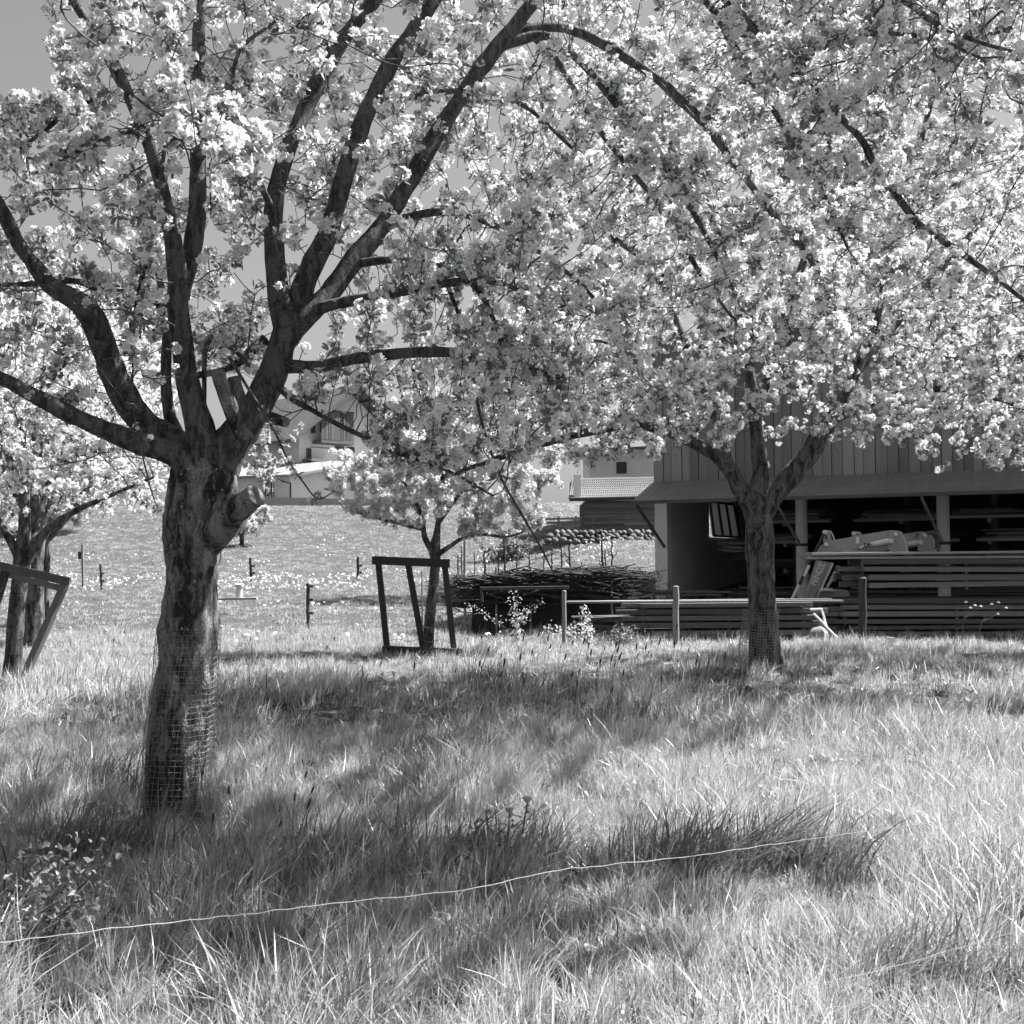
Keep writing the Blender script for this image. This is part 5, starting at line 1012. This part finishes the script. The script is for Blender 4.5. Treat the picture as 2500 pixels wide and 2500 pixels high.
# ================================================================== FRONT LOADER
def Z2(x, y, d=23.0): return P(1850+x*.3364, 1000+y*.3364, d)
ld = thing('front_loader', 'grey front loader arm resting behind the timber stacks', 'tractor loader', Z2(450, 1560, 22.6))
def plate(nm, poly, d, th, mat, parent=ld, edge=None):
    mb = MB(); mb.prism([Z2(x, y, d) for x, y in poly], (0, th, 0)); o = mb.build(nm, M[mat], parent); 
    md = o.modifiers.new('bevel', 'BEVEL'); md.width = .006; md.segments = 2; md.limit_method = 'ANGLE'; return o
def arm(d, dx, dy, first):
    T = lambda L: [(x+dx, y+dy) for x, y in L]
    a = plate('boom', T([(430, 1052), (470, 985), (545, 948), (600, 940), (780, 905), (965, 875), (1010, 882), (1010, 960), (930, 990), (780, 1005), (640, 1030)]), d, .14, 'paint')
    plate('elbow_plate', T([(960, 875), (1030, 880), (1055, 925), (1070, 955), (1075, 1000), (1090, 1068), (1060, 1072), (1000, 1050), (950, 1015), (945, 950)]), d-.05, .03, 'paint', a)
    plate('elbow_plate', T([(985, 880), (1045, 885), (1072, 925), (1088, 955), (1092, 1000), (1106, 1062), (1078, 1070), (1010, 1050)]), d+.16, .03, 'paint', a)
    mb = MB(); mb.tube([Z2(1035+dx, 892+dy, d-.055), Z2(1060+dx, 930+dy, d-.055), Z2(1073+dx, 960+dy, d-.055), Z2(1078+dx, 1005+dy, d-.055), Z2(1092+dx, 1068+dy, d-.055)], .011, 6); mb.build('lit_edge_strip', M['chrome'], a, True)  # pale strip stands for light catching the plate's right edge
    plate('pivot_ear', T([(472, 900), (482, 880), (505, 875), (525, 890), (535, 930), (540, 975), (525, 995), (500, 1000), (482, 985), (478, 950)]), d-.06, .03, 'paint', a)
    mb = MB(); mb.tube([Z2(500+dx, 880+dy, d-.06), Z2(530+dx, 885+dy, d-.065), Z2(548+dx, 920+dy, d-.065), Z2(556+dx, 948+dy, d-.065)], .013, 6); mb.build('lit_edge_strip', M['chrome'], a, True)  # bright rim of the ear laid on as a pale strip
    for (x, y, r) in ((486, 890, .04), (495, 978, .035), (966, 955, .045), (1000, 905, .035), (905, 1045, .035)):
        mb = MB(); mb.disc(Z2(x+dx, y+dy, d-.08), (0, 1, 0), r, .06, 16); mb.build('pin', M['chrome'], a, True)
    mb = MB(); mb.tube([Z2(600+dx, 1038+dy, d-.02), Z2(880+dx, 1048+dy, d-.02)], .055, 14); mb.build('cylinder', M['paint'], a, True)
    mb = MB(); mb.tube([Z2(735+dx, 1003+dy, d-.04), Z2(850+dx, 975+dy, d-.04), Z2(948+dx, 955+dy, d-.04)], [.02, .052, .06], 14); mb.build('cover', M['chrome'], a, True)
    mb = MB(); mb.tube([Z2(880+dx, 1046+dy, d-.02), Z2(980+dx, 1032+dy, d-.02), Z2(1012+dx, 1062+dy, d-.02)], .016, 8); mb.build('hydraulic_pipe', M['chrome'], a, True)
    return a
a_far = arm(24.1, 212, 8, False); a_near = arm(23.0, 0, 0, True)
plate('sticker', [(710, 925), (735, 922), (738, 970), (714, 974)], 22.985, .01, 'letter')
plate('ear_slot', [(488, 912), (502, 908), (506, 940), (492, 946)], 22.93, .008, 'paint_d')
lg = plate('mast_leg', [(440, 1095), (540, 1112), (405, 1378), (348, 1378)], 22.95, .2, 'paint')
plate('lit_mast_edge', [(540, 1108), (552, 1122), (432, 1378), (418, 1378)], 22.94, .03, 'chrome')  # lit right edge of the mast, laid on in pale metal
mb = MB(); mb.tube([Z2(482, 900, 22.8), Z2(430, 1005, 22.8), Z2(375, 1110, 22.8), Z2(300, 1275, 22.8)], .028, 8); mb.build('link_rod', M['paint_d'], ld, True)
mb = MB(); mb.tube([Z2(302, 1272, 22.79), Z2(246, 1386, 22.79)], .036, 12); mb.build('cylinder_rod', M['chrome'], ld, True)
plate('sticker', [(362, 1125), (384, 1132), (346, 1215), (326, 1205)], 22.74, .01, 'letter')
plate('upright_bar', [(575, 1132), (596, 1136), (515, 1290), (494, 1290)], 23.1, .03, 'chrome')
plate('upright_bar', [(600, 1140), (618, 1144), (560, 1250), (540, 1250)], 23.3, .03, 'paint')
plate('mast_bracket', [(450, 1310), (520, 1298), (650, 1310), (670, 1345), (640, 1375), (430, 1375)], 22.95, .5, 'paint')
plate('cover', [(452, 1318), (480, 1298), (540, 1296), (565, 1318)], 22.85, .5, 'chrome')
plate('hitch_plate', [(475, 1415), (520, 1402), (600, 1400), (606, 1480), (575, 1535), (515, 1550), (490, 1500)], 22.5, .06, 'paint')
mb = MB(); mb.tube([Z2(405, 1480, 20.3), Z2(470, 1545, 20.3), Z2(500, 1580, 20.3), Z2(560, 1640, 20.3), Z2(628, 1696, 20.3)], .022, 6); mb.build('fork_tine', M['chrome'], ld)
mb = MB(); mb.tube([Z2(380, 1450, 20.35), Z2(462, 1446, 20.35), Z2(478, 1500, 20.35), Z2(500, 1585, 20.35)], .022, 6); mb.build('fork_tine', M['chrome'], ld)
mb = MB(); q = Z2(430, 1690, 20.5); mb.tube([Z2(330, 1655, 20.55), Z2(400, 1650, 20.5), Z2(470, 1640, 20.5), Z2(505, 1625, 20.5)], [.1, .16, .17, .08], 16); mb.build('bucket', M['wood_pale'], ld, True)
mb = MB(); mb.tube([Z2(1225, 893, 23.5), Z2(1270, 885, 23.4), Z2(1315, 905, 23.4), Z2(1325, 945, 23.4), Z2(1300, 985, 23.5), Z2(1290, 1005, 23.6)], .022, 8); mb.build('hose', M['rubber'], ld, True)
mb = MB(); mb.tube([Z2(1230, 905, 23.6), Z2(1275, 900, 23.5), Z2(1300, 930, 23.5), Z2(1290, 985, 23.6)], .018, 8); mb.build('hose', M['rubber'], ld, True)
for k in range(3):
    mb = MB(); mb.tube([Z2(700+k*40, 1120, 23.4), Z2(640+k*22, 1180, 23.4), Z2(615+k*12, 1290, 23.4)], .014, 6); mb.build('hose', M['rubber'], ld, True)
def lettering(txt, x, y, d, size_px, ang, mat, bold=1):
    cu = bpy.data.curves.new('lettering', 'FONT'); cu.body = txt; cu.size = size_px*.3364*d/FPX*1.4; cu.extrude = .003; cu.offset = .004*bold; cu.align_x = 'CENTER'; cu.align_y = 'CENTER'
    tmp = bpy.data.objects.new('tmp', cu); COL.objects.link(tmp); bpy.context.view_layer.update()
    me = bpy.data.meshes.new_from_object(tmp.evaluated_get(bpy.context.evaluated_depsgraph_get())); bpy.data.objects.remove(tmp)
    me.materials.clear(); me.materials.append(M[mat]); o = bpy.data.objects.new('lettering', me); COL.objects.link(o); o.parent = ld
    o.location = Z2(x, y, d)-origin(ld); o.rotation_euler = Euler((R_(90), 0, 0)); o.rotation_euler = (Matrix.Rotation(R_(90), 3, 'X') @ Matrix.Rotation(R_(ang), 3, 'Z')).to_euler()
lettering('FENDT', 436, 1195, 22.94, 40, 66, 'letter', 1.6)
lettering('CARGO', 478, 1150, 22.938, 13, 66, 'letter', .4)
lettering('3X', 790, 986, 22.885, 28, 5, 'letter_d', 1.2)
lettering('85', 822, 981, 22.885, 17, 5, 'letter_d', .3)
lettering('75', 1160, 916, 24.08, 20, 5, 'letter_d', .5)

# ================================================================== right background: stone wall, slat fence, tiled building
r = random.Random(3)
SW = thing('stone_wall', 'dry stone wall of rounded boulders below the slatted fence', 'wall', P(1460, 1322, 50))
stone_me = []
for k in range(5):
    bm_v = []; 
    for i in range(5):
        for j in range(8):
            th = math.pi*(i+.5)/5; ph = j*math.pi/4; p = Vector((math.sin(th)*math.cos(ph), math.sin(th)*math.sin(ph), math.cos(th))); n_ = 1+.22*noise.noise(p*1.4+Vector((k*5, 0, 0))); bm_v.append((p.x*n_*.5, p.y*n_*.5, p.z*n_*.5))
    fs = [(i*8+j, i*8+(j+1) % 8, (i+1)*8+(j+1) % 8, (i+1)*8+j) for i in range(4) for j in range(8)]+[tuple(range(8))[::-1], tuple(32+j for j in range(8))]
    stone_me.append(mesh_from('stone', bm_v, fs, M['stone'], smooth=True))
for row in range(3):
    px = 1325+r.uniform(0, 8)
    while px < 1640:
        wpx = r.uniform(10, 24)*(1.1-.15*row); yc = 1320-row*9.5+r.uniform(-2, 2)
        if not (px < 1350 and row == 2):
            q = P(px+wpx/2, yc, 50+row*.12); o = bpy.data.objects.new('stone', r.choice(stone_me)); COL.objects.link(o); o.parent = SW; o.location = q-origin(SW)
            o.scale = (wpx*50/FPX*1.12, .5, r.uniform(11, 17)*50/FPX*1.15); o.rotation_euler = (r.uniform(-.2, .2), r.uniform(-.15, .15), r.uniform(-.3, .3))
        px += wpx
mb = MB(); mb.prism([P(1330, 1322, 50.35), P(1650, 1322, 50.35), P(1650, 1301, 50.35), P(1345, 1301, 50.35)], (0, .4, 0)); mb.build('wall_core', M['soil'], SW)
FS = thing('slat_fence', 'weathered horizontal slat fence standing on the stone wall', 'fence', P(1460, 1300, 50.5))
for k, y in enumerate((1266, 1275, 1284, 1293)):
    for seg in range(3):
        x0 = 1316+seg*104; dy = -3*seg; beam('slat', P(x0+1, y+2+dy, 50.5), P(x0+103, y+2+dy-3, 50.5), .035, .085, M['wood_grey'], FS)
for k in range(8): x0 = 1322+k*42; beam('post', P(x0, 1303-k, 50.56), P(x0, 1262-k*1.2, 50.56), .09, .09, M['wood_grey'], FS)
BD = thing('farm_building', 'low timber-clad farm building with a sunlit tiled roof behind the slat fence', 'building', P(1500, 1290, 54))
for k in range(15):
    y = 1226+k*5.0; beam('cladding_board', P(1428, y, 54), P(1700, y-2, 54), .03, .084, M['wood_grey'], BD)
mb = MB(); mb.prism([P(1430, 1300, 54.1), P(1700, 1300, 54.1), P(1700, 1222, 54.1), P(1430, 1222, 54.1)], (0, 5, 0)); mb.build('wall', M['wood_dark'], BD)
mb = MB(); mb.box(P(1390, 1221, 53.4), P(1700, 1214, 53.4), .1, .1); mb.build('gutter', M['paint_d'], BD)
# tiles: rows of half round tiles
for row in range(9):
    mbt = MB(); d0 = 53.5+row*.42; n_ = 60
    y0 = 1217-row*5.4
    for c_ in range(n_):
        x0 = 1392+c_*5.2+(row*.9); p = P(x0, y0-c_*.1, d0); mbt.tube([p, p+Vector((0, .45, .11))], [.05, .045], 6, cap=True)
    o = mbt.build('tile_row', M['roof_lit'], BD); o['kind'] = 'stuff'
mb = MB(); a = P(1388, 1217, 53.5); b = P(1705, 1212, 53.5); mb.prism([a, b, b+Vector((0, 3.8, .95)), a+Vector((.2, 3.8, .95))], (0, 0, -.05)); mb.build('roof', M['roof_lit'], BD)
mb = MB(); mb.box(P(1409, 1216, 53.9), P(1409, 1160, 53.9), .32, .32); mb.build('chimney', M['plaster_w'], BD)
B2 = thing('farmhouse', 'pale farmhouse wall with a dark window above the tiled roof', 'building', P(1540, 1180, 60))
mb = MB(); mb.prism([P(1440, 1300, 60), P(1720, 1300, 60), P(1720, 1090, 60), P(1440, 1100, 60)], (0, 6, 0)); mb.build('wall', M['house'], B2)
mb = MB(); mb.prism([P(1505, 1156, 59.94), P(1530, 1156, 59.94), P(1530, 1128, 59.94), P(1505, 1128, 59.94)], (0, .05, 0)); wf = mb.build('window', M['paint_d'], B2)
mb = MB(); mb.prism([P(1420, 1104, 59), P(1730, 1090, 59), P(1730, 1060, 64), P(1430, 1062, 64)], (0, 0, .15)); mb.build('roof', M['roof'], B2)

# ================================================================== house and garage on the hill
def Z8(x, y, d): return P(600+x*.2588, 900+y*.2588, d)
HS = thing('alpine_house', 'white rendered house with a wooden balcony and wide eaves on the hilltop', 'house', Z8(700, 1100, 90))
dh = 90; wl, wr_ = Z8(472, 900, dh), Z8(1560, 900, dh); eaveL = Z8(472, 590, dh); apex = Z8(1016, 170, dh); eaveR = Z8(1560, 590, dh)
mb = MB(); base_z = gz(wl.x, dh)-.5
pol = [Vector((wl.x, dh, base_z)), Vector((wr_.x, dh, base_z)), Vector((wr_.x, dh, eaveR.z)), Vector((apex.x, dh, apex.z)), Vector((wl.x, dh, eaveL.z))]
mb.prism(pol, (0, 11, 0)); mb.build('wall', M['house'], HS)
ov = 1.45; sl = (apex.z-eaveL.z)/(apex.x-wl.x)
for s, ex in ((-1, wl.x-ov), (1, wr_.x+ov)):
    a = Vector((ex, dh-1.6, apex.z-sl*abs(ex-apex.x)+.05)); b = Vector((apex.x, dh-1.6, apex.z+.05)); mb = MB(); mb.prism([a, b, b+Vector((0, 14, 0)), a+Vector((0, 14, 0))], (0, 0, .22)); mb.build('roof', M['roof'], HS)
    for k in range(9):
        q = a.lerp(b, (k+.3)/9)
        if k < 9: beam('rafter', q+Vector((0, .1, -.08)), q+Vector((0, 1.6, -.08)), .1, .12, M['wood_grey'], HS)
    beam('barge_board', a+Vector((0, -.03, .1)), b+Vector((0, -.03, .1)), .05, .26, M['wood_grey'], HS)
def win(par, x0, y0, x1, y1, d, shut=False):
    fr = MB(); a, b = Z8(x0, y1, d), Z8(x1, y0, d); t = .07
    for p0, p1 in (((a.x, a.z), (b.x, a.z)), ((a.x, b.z), (b.x, b.z)), ((a.x, a.z), (a.x, b.z)), ((b.x, a.z), (b.x, b.z)), (((a.x+b.x)/2, a.z), ((a.x+b.x)/2, b.z)), ((a.x, a.z*.4+b.z*.6), (b.x, a.z*.4+b.z*.6))):
        fr.box(Vector((p0[0], d-.06, p0[1])), Vector((p1[0], d-.06, p1[1])), t, t)
    o = fr.build('window', M['wood_grey'], par); g = MB(); g.prism([Vector((a.x, d-.03, a.z)), Vector((b.x, d-.03, a.z)), Vector((b.x, d-.03, b.z)), Vector((a.x, d-.03, b.z))], (0, .02, 0)); g.build('pane', M['glass'], o)
for w4 in ((600, 540, 636, 612), (700, 512, 748, 602), (552, 762, 594, 850), (872, 722, 962, 785), (1006, 722, 1082, 775), (1180, 560, 1230, 640), (1300, 720, 1380, 790)): win(HS, *w4, dh)
bal = MB(); p = Z8(590, 700, dh-1.2); q = Z8(960, 690, dh-1.2); q.z = p.z
mb = MB(); mb.prism([p, q, q+Vector((0, 1.2, 0)), p+Vector((0, 1.2, 0))], (0, 0, .2)); bo = mb.build('balcony', M['wood_grey'], HS)
beam('handrail', Vector((p.x, p.y, p.z+2.35)), Vector((q.x, q.y, p.z+2.35)), .12, .14, M['wood_grey'], bo)
nb = 30
for k in range(nb):
    x = p.x+(q.x-p.x)*(k+.5)/nb; beam('baluster', Vector((x, p.y+.05, p.z+.25)), Vector((x, p.y+.05, p.z+2.28)), (q.x-p.x)/nb*.82, .04, M['wood_grey'], bo, up=(0, 1, 0))
p2 = Z8(480, 878, dh-1.2); q2 = Z8(700, 878, dh-1.2)
mb = MB(); mb.prism([p2, q2, q2+Vector((0, 1.2, 0)), p2+Vector((0, 1.2, 0))], (0, 0, .2)); bo = mb.build('balcony', M['wood_grey'], HS); beam('handrail', p2+Vector((0, 0, 1)), q2+Vector((0, 0, 1)), .1, .1, M['wood_grey'], bo)
HS.rotation_euler.z = R_(42)
# garage: gable turned to camera-right
GA = thing('garage', 'low white garage with a shallow gable and a downpipe in front of the house', 'garage', Z8(600, 1230, 83))
c0 = Z8(410, 1232, 83); zb = c0.z-.4; ang = R_(14); ux = Vector((math.cos(ang), math.sin(ang), 0)); uy = Vector((-math.sin(ang)-.55, math.cos(ang), 0)).normalized()
wg = 15.5*.42*2; hh = Z8(410, 1025, 83).z; ha = Z8(700, 895, 83.5).z
c0.z = 0
gp_ = [c0+Vector((0, 0, zb)), c0+ux*wg+Vector((0, 0, zb)), c0+ux*wg+Vector((0, 0, hh)), c0+ux*wg/2+Vector((0, 0, ha+.3)), c0+Vector((0, 0, hh))]
mb = MB(); mb.prism(gp_, uy*9); mb.build('wall', M['house'], GA)
for s in (0, 1):
    e = c0+ux*(-.5 if s == 0 else wg+.5)-uy*.75; k = (ha+.3-hh)/(wg/2); e.z = hh-k*.5+.05; ap = c0+ux*wg/2-uy*.75; ap.z = ha+.35
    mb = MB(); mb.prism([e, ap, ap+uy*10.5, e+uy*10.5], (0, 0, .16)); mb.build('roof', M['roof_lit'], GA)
mb = MB(); t = c0-uy*.12-ux*.1; mb.tube([Vector((t.x-.9, t.y, hh-.1)), Vector((t.x-.5, t.y, hh-.35)), Vector((t.x, t.y, hh-.45)), Vector((t.x, t.y, zb))], .06, 8); mb.build('downpipe', M['paint_d'], GA, True)
GA.rotation_euler.z = R_(30)
# low kerb wall in front and the road
mb = MB(); a = P(560, 1232, 80.3); b = P(1000, 1240, 80.3); mb.prism([a, b, Vector((b.x, b.y, b.z+.5)), Vector((a.x, a.y, a.z+.55))], (0, .3, 0)); tag(mb.build('low_wall', M['road'], None), 'low white kerb wall along the hilltop road', 'wall')
young = sprig('young_tree', 'young pale tree tied between stakes beside the garage', P(655, 1214, 81.5), 7.5*.75, 1.0, 2600, 14, 'leaf_pale', .26, stems=9, cat='tree')
sk_ = thing('tree_stakes', 'three thin stakes holding the young tree by the garage', 'stakes', P(655, 1214, 81.3))
for x in (648, 663, 669): mb = MB(); mb.tube([P(x, 1217, 81.2), P(x, 1176, 81.2)], .05, 6); mb.build('stake', M['post_d'], sk_)
# car-like dark hedge at the foot of the slope top, left of garage
sprig('hedge_bush', 'dark clipped hedge bush left of the garage', P(622, 1218, 84), 1.3, 2.4, 1500, 15, 'leaf', .3, stems=16)
sprig('hedge_bush', 'dark hedge behind the stone wall, left end of the slat fence', gp(1240, 1300, 52), 1.8, 3, 2600, 16, 'leaf', .2, stems=18)
# distant blossom trees on the rise
for k, (px, d, s, sz) in enumerate([(-60, 60, .8, 2.2), (130, 66, .9, 2.2), (590, 60, .5, 1.8)]):
    x = (px-1250)/FPX*d; z = gz(x, d)
    simple_tree('apple_tree', ['distant blossoming tree half outside the left edge of the slope', 'distant blossoming tree at the far left of the slope', 'small bright shrubby fruit tree right of the thick trunk'][k], px, d, 1.0*s, .12, (x, d, z+2.6*s, 3.2*s, 2.6*s, 2.5*s, int(900*s)), CL_SMALL, 1.1, 60+k, size=(3.2*s+.6, 4.2*s+.6), zmin=z+.25*s, grow=dict(step=.3, kill=.5, infl=4, iters=30))
print('TRIS', sum(len(o.data.polygons) for o in scene.objects if o.type == 'MESH'), 'OBJ', len(scene.objects))
